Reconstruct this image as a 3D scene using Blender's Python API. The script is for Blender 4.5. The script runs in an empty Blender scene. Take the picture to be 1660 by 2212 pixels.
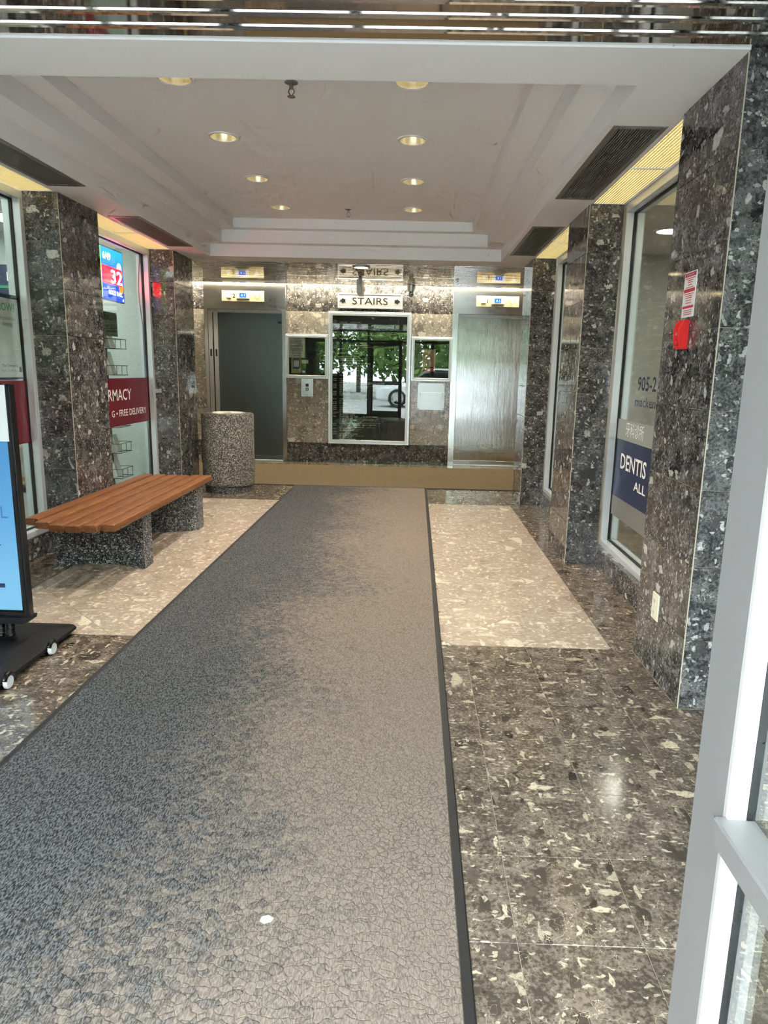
import bpy, math, random, re
from mathutils import Vector, Matrix
random.seed(7)
S = bpy.context.scene
COL = S.collection
# ------------------------------------------------------------------ camera, world, exposure
F, PX, PY, VX, VY, ROLL, CH = 1497.37, 868.45, 1106.03, 898.8, 802.28, 0.0261, 1.35
fw = Vector(((VX-PX)/F, (VY-PY)/F, 1)).normalized()
dn = Vector((-math.sin(ROLL), math.cos(ROLL), 0)); dn = (dn-fw*dn.dot(fw)).normalized()
rt = dn.cross(fw)
cam = bpy.data.cameras.new('camera'); co = bpy.data.objects.new('camera', cam); COL.objects.link(co)
R = Matrix(((rt.x, -rt.y, -rt.z), (fw.x, -fw.y, -fw.z), (-dn.x, dn.y, dn.z)))
co.matrix_world = Matrix.Translation((0, 0, CH)) @ R.to_4x4()
cam.sensor_fit = 'VERTICAL'; cam.sensor_height = 36; cam.lens = F/2212*36
cam.shift_x = (830-PX)/2212; cam.shift_y = (PY-1106)/2212
cam.clip_start = 0.02
S.camera = co
W = bpy.data.worlds.new('sky'); S.world = W; W.use_nodes = True
W.node_tree.nodes['Background'].inputs[0].default_value = (0.86, 0.93, 1.0, 1)
W.node_tree.nodes['Background'].inputs[1].default_value = 10.0
vs = S.view_settings
vs.view_transform = 'Standard'; vs.look = 'None'; vs.gamma = 1; vs.use_curve_mapping = False
vs.exposure = 1.15
cy = S.cycles
cy.max_bounces = 6; cy.diffuse_bounces = 3; cy.glossy_bounces = 3; cy.transmission_bounces = 3; cy.transparent_max_bounces = 10
cy.caustics_reflective = False; cy.caustics_refractive = False; cy.sample_clamp_indirect = 6
cy.use_denoising = True; cy.use_adaptive_sampling = True; cy.adaptive_threshold = .11; cy.adaptive_min_samples = 10

# ------------------------------------------------------------------ materials
MATS = {}
class NT:
    def __init__(s, name):
        s.m = bpy.data.materials.new(name); s.m.use_nodes = True
        s.t = s.m.node_tree; s.t.nodes.clear(); MATS[name] = s.m
        s.out = s.t.nodes.new('ShaderNodeOutputMaterial')
    def n(s, ty, props=None, **ins):
        nd = s.t.nodes.new('ShaderNode'+ty)
        for k, v in (props or {}).items(): setattr(nd, k, v)
        for k, v in ins.items():
            i = int(k[1:]) if k[0] == '_' and k[1:].isdigit() else k.replace('_', ' ')
            s.put(nd.inputs[i], v)
        return nd
    def put(s, sock, v):
        if isinstance(v, bpy.types.NodeSocket): s.t.links.new(v, sock)
        elif isinstance(v, bpy.types.Node): s.t.links.new(v.outputs[0], sock)
        elif isinstance(v, (tuple, list)) and len(v) == 3 and len(sock.default_value) == 4: sock.default_value = (*v, 1)
        else: sock.default_value = v
    def math(s, op, a, b=0.0, clamp=False):
        return s.n('Math', {'operation': op, 'use_clamp': clamp}, _0=a, _1=b, _2=1.5).outputs[0]
    def mix(s, f, a, b):
        nd = s.n('Mix', {'data_type': 'RGBA'}); s.put(nd.inputs[0], f); s.put(nd.inputs[6], a); s.put(nd.inputs[7], b)
        return nd.outputs[2]
    def step(s, v, lo, hi, a=0.0, b=1.0):
        return s.n('MapRange', {'interpolation_type': 'SMOOTHSTEP'}, _0=v, _1=lo, _2=hi, _3=a, _4=b).outputs[0]
    def pos(s, rnd=True):
        c = s.n('TexCoord').outputs['Object']
        if not rnd: return c
        r = s.n('ObjectInfo').outputs['Random']
        k = s.n('VectorMath', {'operation': 'SCALE'}, _0=(37.3, 91.7, 53.1), Scale=r).outputs[0]
        return s.n('VectorMath', {'operation': 'ADD'}, _0=c, _1=k).outputs[0]
    def warp(s, c, scale, amt):
        nz = s.n('TexNoise', Vector=c, Scale=scale, Detail=2.0).outputs['Color']
        d = s.n('VectorMath', {'operation': 'SUBTRACT'}, _0=nz, _1=(.5, .5, .5)).outputs[0]
        d = s.n('VectorMath', {'operation': 'SCALE'}, _0=d, Scale=amt).outputs[0]
        return s.n('VectorMath', {'operation': 'ADD'}, _0=c, _1=d).outputs[0]
    def bsdf(s, **ins):
        b = s.n('BsdfPrincipled', None, **ins); s.t.links.new(b.outputs[0], s.out.inputs[0]); return b

def plain(name, col, rough=.5, metal=0.0, spec=.5, bump=0, bscale=200, vary=0.0, **kw):
    t = NT(name); c = col
    p = t.pos(False)
    nz = t.n('TexNoise', Vector=p, Scale=bscale, Detail=3.0).outputs[0]
    if vary:
        n2 = t.n('TexNoise', Vector=t.pos(), Scale=3.0, Detail=4.0).outputs[0]
        c = t.mix(t.step(n2, .3, .7), tuple(x*(1-vary) for x in col), tuple(min(1, x*(1+vary)) for x in col))
    b = t.bsdf(Base_Color=c, Roughness=rough, Metallic=metal, Specular_IOR_Level=spec, **kw)
    if bump: t.put(b.inputs['Normal'], t.n('Bump', Strength=bump, Distance=.01, Height=nz))
    return t.m
def emit(name, col, st):
    t = NT(name); t.put(t.out.inputs[0], t.n('Emission', Color=col, Strength=st)); return t.m

def breccia(name, base_a, base_b, white, black, pw, pb, scale=1.0, rough=.1, veins=.7, big=1.0, small=1.0, var=.8):
    """brecciated marble: warped angular shards of several sizes in a speckled ground"""
    t = NT(name); c = t.pos()
    nz = t.n('TexNoise', Vector=c, Scale=13*scale, Detail=3.0, Roughness=.65)
    d = t.n('VectorMath', {'operation': 'SUBTRACT'}, _0=nz.outputs['Color'], _1=(.5, .5, .5)).outputs[0]
    cw = t.n('VectorMath', {'operation': 'ADD'}, _0=c, _1=t.n('VectorMath', {'operation': 'SCALE'}, _0=d, Scale=.045/scale).outputs[0]).outputs[0]
    fine = t.n('TexNoise', Vector=c, Scale=85*scale, Detail=2.0, Roughness=.7).outputs[0]
    col = t.mix(t.step(t.math('ADD', t.math('MULTIPLY', fine, .6), t.math('MULTIPLY', nz.outputs[0], .4)), .40, .60), base_a, base_b)
    def layer(sc, stretch, rot, size, thr, colr, amt, hi=True):
        nonlocal col
        mp = t.n('Mapping', Vector=cw, Scale=stretch, Rotation=rot).outputs[0]
        v = t.n('TexVoronoi', {'distance': 'MANHATTAN'}, Vector=mp, Scale=sc); sp = t.n('SeparateColor', Color=v.outputs['Color'])
        r = t.math('MULTIPLY', sp.outputs[1], size); r = t.math('MULTIPLY', t.math('ADD', r, size*.5), 1.0)
        m = t.step(t.math('SUBTRACT', v.outputs['Distance'], r), -.06, .02, 1, 0)
        m = t.math('MULTIPLY', m, t.math('GREATER_THAN' if hi else 'LESS_THAN', sp.outputs[0], 1-thr if hi else thr))
        m = t.math('MULTIPLY', m, t.step(fine, .30, .55, .45, 1.0))
        cc = t.mix(t.math('MULTIPLY', sp.outputs[2], var), colr, tuple((x*.35+y*.65) for x, y in zip(colr, base_b)))
        col = t.mix(t.math('MULTIPLY', m, amt), col, cc)
    layer(8*scale, (1, .7, .8), (.4, 1.1, .3), .55, pb*.6*big, black, .88, False)
    layer(22*scale, (1, .6, .8), (1.2, .5, .9), .55, pb*1.1, black, .88, False)
    layer(9*scale, (1, .42, .6), (.7, .3, .5), .34, pw*.6*big, white, .9)
    layer(20*scale, (.4, 1, .6), (.2, .9, 1.3), .38, pw, white, .9)
    layer(42*scale, (1, .35, .45), (1.1, .2, .7), .42, pw*1.6*small, white, .85)
    layer(80*scale, (.4, 1, .7), (.8, 1.2, .1), .45, pw*2.2*small, white, .8)
    if veins:
        cv = t.n('VectorMath', {'operation': 'ADD'}, _0=c, _1=t.n('VectorMath', {'operation': 'SCALE'}, _0=d, Scale=.2/scale).outputs[0]).outputs[0]
        e = t.n('TexVoronoi', {'feature': 'DISTANCE_TO_EDGE'}, Vector=cv, Scale=19*scale).outputs[0]
        m = t.math('MULTIPLY', t.step(e, 0, .02, 1, 0), t.step(nz.outputs[0], .47, .58))
        col = t.mix(t.math('MULTIPLY', m, veins), col, white)
    t.bsdf(Base_Color=col, Roughness=rough, Specular_IOR_Level=.5)
    return t.m

breccia('stone_dark', (.026, .026, .028), (.142, .135, .132), (.62, .60, .58), (.006, .006, .007), .15, .24, rough=.06, veins=.8)
breccia('stone_floor', (.074, .058, .044), (.205, .162, .124), (.66, .55, .40), (.016, .013, .011), .16, .26, rough=.15, veins=.75)
breccia('stone_tan', (.37, .29, .225), (.48, .385, .30), (.82, .70, .54), (.30, .225, .17), .34, .14, scale=.72, rough=.2, veins=.2, big=1.3)
breccia('stone_beige', (.33, .30, .26), (.45, .41, .36), (.88, .83, .74), (.17, .155, .14), .34, .2, scale=.72, rough=.13, veins=.15, big=1.5, var=.5)
plain('grout_light', (.50, .44, .34), .9)
plain('grout_floor', (.36, .30, .215), .9)
plain('grout_dark', (.10, .085, .07), .9)
plain('paint_white', (.80, .79, .80), .6, bump=.04, bscale=300)
plain('alu', (.66, .69, .72), .33, .35)
plain('alu_door', (.20, .193, .19), .5, .05, bump=.02, bscale=500)  # door aluminium darkened to the tone of its shaded side
plain('alu_door_lit', (.72, .70, .71), .4)  # lit copy of the door aluminium, daylight put into the colour
plain('alu_bright', (.80, .82, .84), .28, .5)
plain('gasket', (.006, .006, .007), .5)
plain('chrome', (.60, .58, .56), .045, 1.0)
plain('steel_plain', (.62, .63, .64), .22, 1.0, vary=.05)
plain('steel_mirror', (.36, .365, .37), .28, 1.0)
plain('black_plastic', (.007, .007, .008), .5, spec=.2, bump=.15, bscale=400)
plain('black_gloss', (.008, .008, .009), .18)
plain('rubber', (.018, .017, .016), .6, bump=.2, bscale=300)
plain('cream', (.52, .46, .30), .5)
plain('egg_grid', (.62, .56, .36), .5)
plain('ivory', (.80, .74, .58), .4)
plain('white_gloss', (.72, .72, .71), .35)
plain('paper', (.82, .82, .80), .7)
plain('paper_white2', (.60, .61, .62), .7)
plain('paper_grey', (.52, .54, .53), .7)
plain('red_plastic', (.72, .016, .018), .3)
plain('red_ink', (.55, .03, .07), .6)
plain('ink', (.01, .01, .012), .6)
plain('ink_grey', (.16, .16, .17), .6)
plain('gold_ink', (.45, .36, .06), .6)
plain('letter_white', (.86, .86, .82), .5)
plain('burgundy', (.15, .008, .022), .35)
plain('navy', (.018, .028, .075), .35)
plain('band_grey', (.20, .19, .18), .4)
plain('band_sage', (.30, .32, .29), .4)
plain('green_ink', (.05, .30, .16), .5)
plain('sign_green', (.13, .17, .14), .6)
plain('brass_cone', (.55, .50, .36), .3, .7)
plain('tyre', (.012, .012, .012), .7)
plain('car_white', (.82, .83, .84), .15, Coat_Weight=.5)
plain('car_glass', (.01, .012, .015), .05)
plain('asphalt', (.42, .41, .39), .9, bump=.3, vary=.1)
plain('bark', (.10, .07, .05), .9, bump=.6, bscale=40)
plain('brick_paint', (.32, .13, .09), .8, vary=.2)
plain('shop_wall', (.72, .77, .74), .8)
plain('clinic_wall', (.50, .49, .45), .8)
plain('shop_floor', (.30, .30, .28), .5)
plain('clinic_carpet', (.30, .23, .15), .95, bump=.8, bscale=120, vary=.35)
plain('wood_shelf', (.45, .28, .13), .5)
plain('yellow_paper', (.62, .52, .20), .7)
plain('blue_ink', (.04, .12, .36), .6)
plain('pink_paper', (.75, .45, .40), .7)
plain('wire', (.02, .02, .022), .4)
plain('card', (.74, .76, .76), .6)
plain('skin', (.5, .35, .28), .6)
plain('bronze_frame', (.02, .019, .018), .35, .5)
plain('slot_dark', (.004, .004, .004), .8)
plain('vent_paint', (.20, .19, .17), .4, .3)
plain('vent_dark', (.006, .006, .006), .9)
# brushed door steel; the darker copy has its dark reflections put in the colour
for nm, col, rg in (('steel_brushed', (.47, .47, .475), .15), ('steel_dark_reflect', (.125, .145, .155), .32)):
    t = NT(nm); p = t.pos(False)
    mp = t.n('Mapping', Vector=p, Scale=(420.0, 1, 2.0)).outputs[0]
    nz = t.n('TexNoise', Vector=mp, Scale=1.0, Detail=3.0).outputs[0]
    w2 = t.n('TexNoise', Vector=t.n('Mapping', Vector=p, Scale=(.3, 1, 1.6)).outputs[0], Scale=1.0, Detail=1.0).outputs[0]
    bp = t.n('Bump', Strength=.25, Distance=.004, Height=nz)
    bp2 = t.n('Bump', Strength=.12, Distance=.06, Height=w2, Normal=bp.outputs[0])
    t.bsdf(Base_Color=col, Roughness=t.math('MULTIPLY_ADD', nz, .1) if False else rg, Metallic=1.0, Normal=bp2.outputs[0])
# aggregate concrete
for nm, sc, dk, lt in (('aggregate_bench', 95, (.02, .02, .022), (.62, .62, .62)), ('aggregate_can', 95, (.05, .045, .04), (.85, .79, .70))):
    t = NT(nm); c = t.pos()
    v = t.n('TexVoronoi', Vector=c, Scale=sc); e = t.n('TexVoronoi', {'feature': 'DISTANCE_TO_EDGE'}, Vector=c, Scale=sc).outputs[0]
    r = t.n('SeparateColor', Color=v.outputs['Color']).outputs[0]
    peb = t.mix(t.step(r, .1, .9), tuple(x*.25 for x in lt), lt)
    col = t.mix(t.step(e, .06, .2), dk, peb)
    b = t.bsdf(Base_Color=col, Roughness=.75)
    t.put(b.inputs['Normal'], t.n('Bump', Strength=.9, Distance=.006, Height=t.step(e, 0, .35)))
# cedar wood
t = NT('cedar'); c = t.pos()
mp = t.n('Mapping', Vector=c, Scale=(16, 1.1, 16)).outputs[0]
wv = t.n('TexNoise', Vector=t.warp(mp, .8, .8), Scale=1.6, Detail=5.0, Roughness=.6).outputs[0]
ring = t.math('FRACT', t.math('MULTIPLY', wv, 9.0))
fine = t.n('TexNoise', Vector=t.n('Mapping', Vector=c, Scale=(220, 6, 220)).outputs[0], Scale=1.0, Detail=3.0).outputs[0]
col = t.mix(t.step(ring, .25, .95), (.33, .135, .048), (.17, .058, .019))
col = t.mix(t.step(fine, .4, .75, 0, .5), col, (.15, .045, .013))
r = t.n('ObjectInfo').outputs['Random']
col = t.mix(t.math('MULTIPLY', r, .35), col, (.14, .045, .016))
b = t.bsdf(Base_Color=col, Roughness=.38)
t.put(b.inputs['Normal'], t.n('Bump', Strength=.35, Distance=.004, Height=fine))
# carpets
t = NT('carpet_runner'); c = t.pos(False)
sx = t.n('SeparateXYZ', Vector=c)
st = t.n('TexNoise', Vector=c, Scale=1.15, Detail=5.0, Roughness=.6).outputs[0]
st2 = t.n('TexNoise', Vector=c, Scale=.55, Detail=2.0).outputs[0]
g = t.math('ADD', t.math('MULTIPLY', sx.outputs[0], .95), t.math('MULTIPLY', t.math('SUBTRACT', st, .5), 1.1))
g = t.math('ADD', g, t.math('MULTIPLY', t.math('SUBTRACT', st2, .5), .5))
g = t.math('ADD', g, t.step(sx.outputs[1], -4.0, -2.0, .18, .0))
cid = t.n('SeparateColor', Color=t.n('TexVoronoi', Vector=t.warp(c, 26, .035), Scale=46.0).outputs['Color']).outputs[0]
g = t.math('ADD', g, t.math('MULTIPLY', t.math('SUBTRACT', cid, .5), .42))
soil = t.step(g, -.40, .50)
cel = t.n('TexVoronoi', {'feature': 'DISTANCE_TO_EDGE'}, Vector=t.warp(c, 26, .035), Scale=46.0).outputs[0]
rib = t.n('TexNoise', Vector=t.n('Mapping', Vector=c, Scale=(330, 90, 330)).outputs[0], Scale=1.0, Detail=2.0).outputs[0]
dark = t.mix(t.step(rib, .38, .62), (.018, .019, .020), (.135, .135, .135))
brown = t.mix(t.step(rib, .3, .7), (.165, .132, .106), (.275, .222, .178))
col = t.mix(soil, dark, brown)
crk = t.math('MULTIPLY', t.step(cel, .0, .09, 1, 0), t.step(st, .35, .6, .25, .75))
col = t.mix(t.math('MULTIPLY', crk, .6), col, (.03, .028, .026))
b = t.bsdf(Base_Color=col, Roughness=.95, Specular_IOR_Level=.15)
hh = t.math('ADD', t.math('MULTIPLY', rib, .5), t.step(cel, 0, .12))
t.put(b.inputs['Normal'], t.n('Bump', Strength=.35, Distance=.003, Height=hh))
t = NT('carpet_gold'); c = t.pos(False)
nz = t.n('TexNoise', Vector=c, Scale=170.0, Detail=2.0).outputs[0]
n2 = t.n('TexNoise', Vector=c, Scale=1.5, Detail=3.0).outputs[0]
col = t.mix(t.step(nz, .35, .65), (.10, .076, .045), (.225, .175, .11))
col = t.mix(t.step(n2, .35, .65, 0, .4), col, (.15, .115, .07))
b = t.bsdf(Base_Color=col, Roughness=.95, Specular_IOR_Level=.1)
t.put(b.inputs['Normal'], t.n('Bump', Strength=.6, Distance=.004, Height=nz))
# glass
t = NT('glass')
mx = t.n('MixShader'); t.put(mx.inputs[0], t.n('Fresnel', IOR=t.math('MULTIPLY_ADD', t.n('NewGeometry').outputs['Backfacing'], 1/1.5-1.5)))
t.put(mx.inputs[1], t.n('BsdfTransparent', Color=(.93, .97, .95))); t.put(mx.inputs[2], t.n('BsdfGlossy', Color=(1, 1, 1), Roughness=.0))
t.put(t.out.inputs[0], mx)
t = NT('letterboard')
t.bsdf(Base_Color=(.006, .006, .007), Roughness=.5)
# leaves
t = NT('leaves'); r = t.n('TexNoise', Vector=t.pos(False), Scale=2.5, Detail=3.0).outputs[0]
t.bsdf(Base_Color=t.mix(t.step(r, .3, .7), (.03, .09, .015), (.20, .34, .06)), Roughness=.6)
# poster blue (printed gradient)
t = NT('poster_blue'); z = t.n('SeparateXYZ', Vector=t.pos(False)).outputs[2]
t.bsdf(Base_Color=t.mix(t.step(z, .1, 1.0), (.17, .37, .54), (.055, .21, .44)), Roughness=.3)
t = NT('lottery_blue'); z = t.n('SeparateXYZ', Vector=t.pos(False)).outputs[2]
cc = t.mix(t.step(z, .2, .43), (.012, .07, .62), (.02, .32, .85))
t.put(t.out.inputs[0], t.n('Emission', Color=cc, Strength=1.3))
emit('led_red', (1, .002, .006), 14.0); emit('led_white', (1, .62, .62), 5.0)
emit('lot_orange', (1, .22, .03), 1.3); emit('lot_green', (.25, .9, .15), 1.3); emit('lot_white', (1, 1, 1), 1.8); emit('lot_gold', (1, .7, .08), 1.5)
emit('lamp_warm', (1, .80, .46), 5.0); emit('lamp_dim', (1, .80, .45), 1.2)
emit('cove_light', (1, .88, .62), 32.0); emit('egg_light', (1, .88, .60), 4.2)
emit('shop_light', (.90, 1, .95), 7.0); emit('clinic_light', (1, .93, .80), 50.0)
emit('lcd_blue', (.02, .12, .62), 1.2); emit('lcd_white', (.8, .95, 1), 2.0)

# ------------------------------------------------------------------ mesh helpers
class MB:
    def __init__(s): s.v = []; s.f = []
    def add(s, vs, fs):
        b = len(s.v); s.v += [tuple(p) for p in vs]; s.f += [tuple(i+b for i in q) for q in fs]; return s
    def box(s, a, b, ch=0.0):
        x0, x1 = sorted((a[0], b[0])); y0, y1 = sorted((a[1], b[1])); z0, z1 = sorted((a[2], b[2]))
        if not ch:
            return s.add([(x, y, z) for z in (z0, z1) for y in (y0, y1) for x in (x0, x1)],
                         [(0, 2, 3, 1), (4, 5, 7, 6), (0, 1, 5, 4), (2, 6, 7, 3), (0, 4, 6, 2), (1, 3, 7, 5)])
        c = min(ch, (x1-x0)/2.01, (y1-y0)/2.01, (z1-z0)/2.01)
        v = []; ix = {}
        for sx, X in ((0, x0), (1, x1)):
            for sy, Y in ((0, y0), (1, y1)):
                for sz, Z in ((0, z0), (1, z1)):
                    for ax in range(3):
                        p = [X, Y, Z]
                        for o, sg in ((0, sx), (1, sy), (2, sz)):
                            if o != ax: p[o] += c*(1-2*sg)
                        ix[sx, sy, sz, ax] = len(v); v.append(p)
        f = []
        def q(*k): f.append(tuple(ix[i] for i in k))
        for ax in range(3):
            o1, o2 = [(1, 2), (2, 0), (0, 1)][ax]
            for sg in (0, 1):
                cs = []
                for a1, a2 in ((0, 0), (1, 0), (1, 1), (0, 1)):
                    k = [0, 0, 0]; k[ax] = sg; k[o1] = a1; k[o2] = a2; cs.append((*k, ax))
                q(*(cs if sg else cs[::-1]))
            for a1 in (0, 1):
                for a2 in (0, 1):
                    k0 = [0, 0, 0]; k0[o1] = a1; k0[o2] = a2; k1 = list(k0); k1[ax] = 1
                    cs = [(*k0, o1), (*k1, o1), (*k1, o2), (*k0, o2)]
                    q(*(cs if a1 != a2 else cs[::-1]))
        for sx in (0, 1):
            for sy in (0, 1):
                for sz in (0, 1):
                    cs = [(sx, sy, sz, a) for a in range(3)]
                    q(*(cs if (sx+sy+sz) % 2 else cs[::-1]))
        return s.add(v, f)
    def prism(s, poly, lo, hi, ax=2):
        # poly in the plane of the two other axes (cyclic order), extruded along ax
        n = len(poly); o1, o2 = [(1, 2), (2, 0), (0, 1)][ax]
        def P(p, h):
            k = [0, 0, 0]; k[ax] = h; k[o1] = p[0]; k[o2] = p[1]; return k
        v = [P(p, lo) for p in poly]+[P(p, hi) for p in poly]
        return s.add(v, [tuple(range(n))[::-1], tuple(range(n, 2*n))]+[(i, (i+1) % n, n+(i+1) % n, n+i) for i in range(n)])
    def lathe(s, prof, c, n=32, ax=2):
        # prof: (radius, height) list, about axis ax through c
        v = []; o1, o2 = [(1, 2), (2, 0), (0, 1)][ax]
        for r, h in prof:
            for i in range(n):
                a = 2*math.pi*i/n; k = [0, 0, 0]; k[ax] = c[ax]+h; k[o1] = c[o1]+r*math.cos(a); k[o2] = c[o2]+r*math.sin(a); v.append(k)
        f = [(j*n+i, j*n+(i+1) % n, (j+1)*n+(i+1) % n, (j+1)*n+i) for j in range(len(prof)-1) for i in range(n)]
        return s.add(v, f)
    def tube(s, pts, r, n=8, cap=True):
        pts = [Vector(p) for p in pts]; v = []
        for i, p in enumerate(pts):
            d = (pts[min(i+1, len(pts)-1)]-pts[max(i-1, 0)]).normalized()
            u = d.orthogonal().normalized() if i == 0 else (u-d*u.dot(d)).normalized()
            w = d.cross(u)
            v += [p+(u*math.cos(2*math.pi*k/n)+w*math.sin(2*math.pi*k/n))*r for k in range(n)]
        f = [(j*n+k, j*n+(k+1) % n, (j+1)*n+(k+1) % n, (j+1)*n+k) for j in range(len(pts)-1) for k in range(n)]
        if cap: f += [tuple(range(n))[::-1], tuple(range((len(pts)-1)*n, len(pts)*n))]
        return s.add(v, f)
    def ring(s, outer, inner, lo, hi, ax=1):
        # rectangular frame: outer/inner = (a0,b0,a1,b1) on the two other axes in natural xyz order
        o = [i for i in range(3) if i != ax]
        def B(a0, b0, a1, b1):
            p = [0, 0, 0]; q = [0, 0, 0]; p[ax] = lo; q[ax] = hi; p[o[0]] = a0; q[o[0]] = a1; p[o[1]] = b0; q[o[1]] = b1; s.box(p, q, .002)
        B(outer[0], outer[1], inner[0], outer[3]); B(inner[2], outer[1], outer[2], outer[3])
        B(inner[0], outer[1], inner[2], inner[1]); B(inner[0], inner[3], inner[2], outer[3])
        return s
def box(a, b, ch=0.0): return MB().box(a, b, ch)
WL = {}
def wl(o): return WL.get(o.name, Vector((0, 0, 0)))
def obj(name, mb, mat, parent=None, at=None, smooth=False):
    base = Vector(at) if at is not None else (wl(parent) if parent else Vector((0, 0, 0)))
    if isinstance(mb, bpy.types.Mesh): me = mb
    else:
        if at is None and parent is None and mb.v:
            xs = [p[0] for p in mb.v]; ys = [p[1] for p in mb.v]; zs = [p[2] for p in mb.v]
            base = Vector(((min(xs)+max(xs))/2, (min(ys)+max(ys))/2, min(zs)))
        me = bpy.data.meshes.new(name)
        me.from_pydata([(p[0]-base.x, p[1]-base.y, p[2]-base.z) for p in mb.v], [], mb.f); me.update()
        if smooth:
            me.shade_smooth()
            if smooth != True:
                try: me.set_sharp_from_angle(angle=math.radians(smooth))
                except Exception: pass
        me.materials.append(MATS[mat])
    o = bpy.data.objects.new(name, me); COL.objects.link(o)
    if parent: o.parent = parent
    o.location = base-(wl(parent) if parent else Vector((0, 0, 0)))
    WL[o.name] = base
    return o
def thing(name, label, cat, loc, group=None):
    o = bpy.data.objects.new(name, None); COL.objects.link(o); o.location = loc; o.empty_display_size = .05
    WL[o.name] = Vector(loc); tag(o, label, cat, group); return o
def tag(o, label, cat, group=None):
    o['label'] = label; o['category'] = cat
    if group: o['group'] = group
    return o
def struct(o, label=None):
    o['kind'] = 'structure'
    if label: o['label'] = label
    return o
def croot(name, loc):
    o = bpy.data.objects.new(name, None); COL.objects.link(o); o.location = loc; WL[o.name] = Vector(loc); return o
TILE = {}
def tile(name, a, b, mat, parent, ch=.0015):
    d = tuple(round(abs(b[i]-a[i]), 4) for i in range(3)); key = (d, mat)
    if key not in TILE:
        m = MB().box((-d[0]/2, -d[1]/2, -d[2]/2), (d[0]/2, d[1]/2, d[2]/2), ch)
        me = bpy.data.meshes.new(name); me.from_pydata(m.v, [], m.f); me.update(); me.materials.append(MATS[mat]); TILE[key] = me
    c = [(a[i]+b[i])/2 for i in range(3)]
    return obj(name, TILE[key], mat, parent, at=c)
def text(body, o, r, u, h, mat, parent, width=None, align='LEFT', name='lettering', res=2, bold=0.0):
    """flat lettering: o origin (baseline start), r right vector, u up vector, h cap height, width = fit total width"""
    cu = bpy.data.curves.new('t', 'FONT'); cu.body = body; cu.size = 1; cu.resolution_u = res; cu.fill_mode = 'FRONT'
    if bold: cu.offset = bold
    ob = bpy.data.objects.new('t', cu); COL.objects.link(ob)
    dg = bpy.context.evaluated_depsgraph_get(); me = bpy.data.meshes.new_from_object(ob.evaluated_get(dg))
    bpy.data.objects.remove(ob); bpy.data.curves.remove(cu)
    if not me.vertices: return None
    xs = [v.co.x for v in me.vertices]; x0, x1 = min(xs), max(xs)
    sy = h/.727; sx = width/(x1-x0) if width else sy
    tw = (x1-x0)*sx; off = {'LEFT': 0, 'CENTER': -tw/2, 'RIGHT': -tw}[align]
    o = Vector(o); r = Vector(r).normalized(); u = Vector(u).normalized()
    mb = MB(); mb.v = [tuple(o+r*((v.co.x-x0)*sx+off)+u*(v.co.y*sy)) for v in me.vertices]
    mb.f = [tuple(p.vertices) for p in me.polygons]
    bpy.data.meshes.remove(me)
    return obj(name, mb, mat, parent)

# ------------------------------------------------------------------ dimensions
XR, XL, ZC, YW, ZL = 1.123, -2.405, 2.459, 10.19, 2.500
XRW, XLW = 1.352, -2.655           # back of the pilaster fronts
GXR, GXL = 1.42, -2.70             # glass planes
T = .3087
ZJ = [0, .301]+[.301+T*k for k in range(1, 7)]+[ZC]
PR = [(2.687, 3.285), (4.922, 5.55), (7.173, 7.72)]
PL = [(2.687, 3.285), (4.87, 5.46), (7.10, 7.68)]
CRX, CLX, CY1 = .1645, -1.393, 8.02
G = .0011

# ------------------------------------------------------------------ floor
FB = -.0014
floor = struct(obj('floor', MB().box((-6.6, -.1, -.2), (4.6, 10.6, -.012)), 'grout_dark'))
bed = obj('dark_tile_bed', MB().box((-3.75, -.08, -.012), (2.45, 3.304, FB)).box((-6.5, 7.107, -.012), (4.5, 10.3, FB)).box((1.02, 3.304, -.012), (1.36, 7.107, FB)).box((-2.66, 3.304, -.012), (-2.302, 7.107, FB)), 'grout_floor', floor)
def ftile(x0, x1, y0, y1):
    if x1-x0 < .012 or y1-y0 < .012: return
    tile('floor_tile', (x0+.0008, y0+.0006, -.011), (x1-.0008, y1-.0006, 0), 'stone_floor', bed, .0008)
def xcuts(x0, x1, ref=.282, m=.308):
    k = math.ceil((x0-ref)/m-1e-6); xs = [x0]
    while ref+k*m < x1-1e-4:
        if ref+k*m > x0+.012: xs.append(ref+k*m)
        k += 1
    return xs+[x1]
ys = [3.304-.3105*k for k in range(0, 11)]
for y1, y0 in zip(ys, ys[1:]):
    for a, b in ((CRX, XR), (-2.43, CLX)):
        xs = xcuts(a, b)
        for p, q in zip(xs, xs[1:]): ftile(p, q, y0, y1)
    if y1 < 2.8:
        for a, b in ((XR, 1.75),):
            xs = xcuts(a, b)
            for p, q in zip(xs, xs[1:]): ftile(p, q, y0, y1)
for a, b in ((1.02, 1.328), (-2.66, -2.302)):
    yy = xcuts(3.304, 7.107, 3.304, .3105)
    for p, q in zip(yy, yy[1:]): ftile(a, b, p, q)
yy = [7.107, 7.42, 7.73, 8.04]
for p, q in zip(yy, yy[1:]):
    for a, b in ((CRX, 1.75), (-3.25, CLX)):
        xs = xcuts(a, b, .05, .308)
        for i, j in zip(xs, xs[1:]): ftile(i, j, p, q)
xs = xcuts(-3.25, 1.75, .05, .308)
for i, j in zip(xs, xs[1:]): ftile(i, j, 9.83, 10.185)
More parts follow.
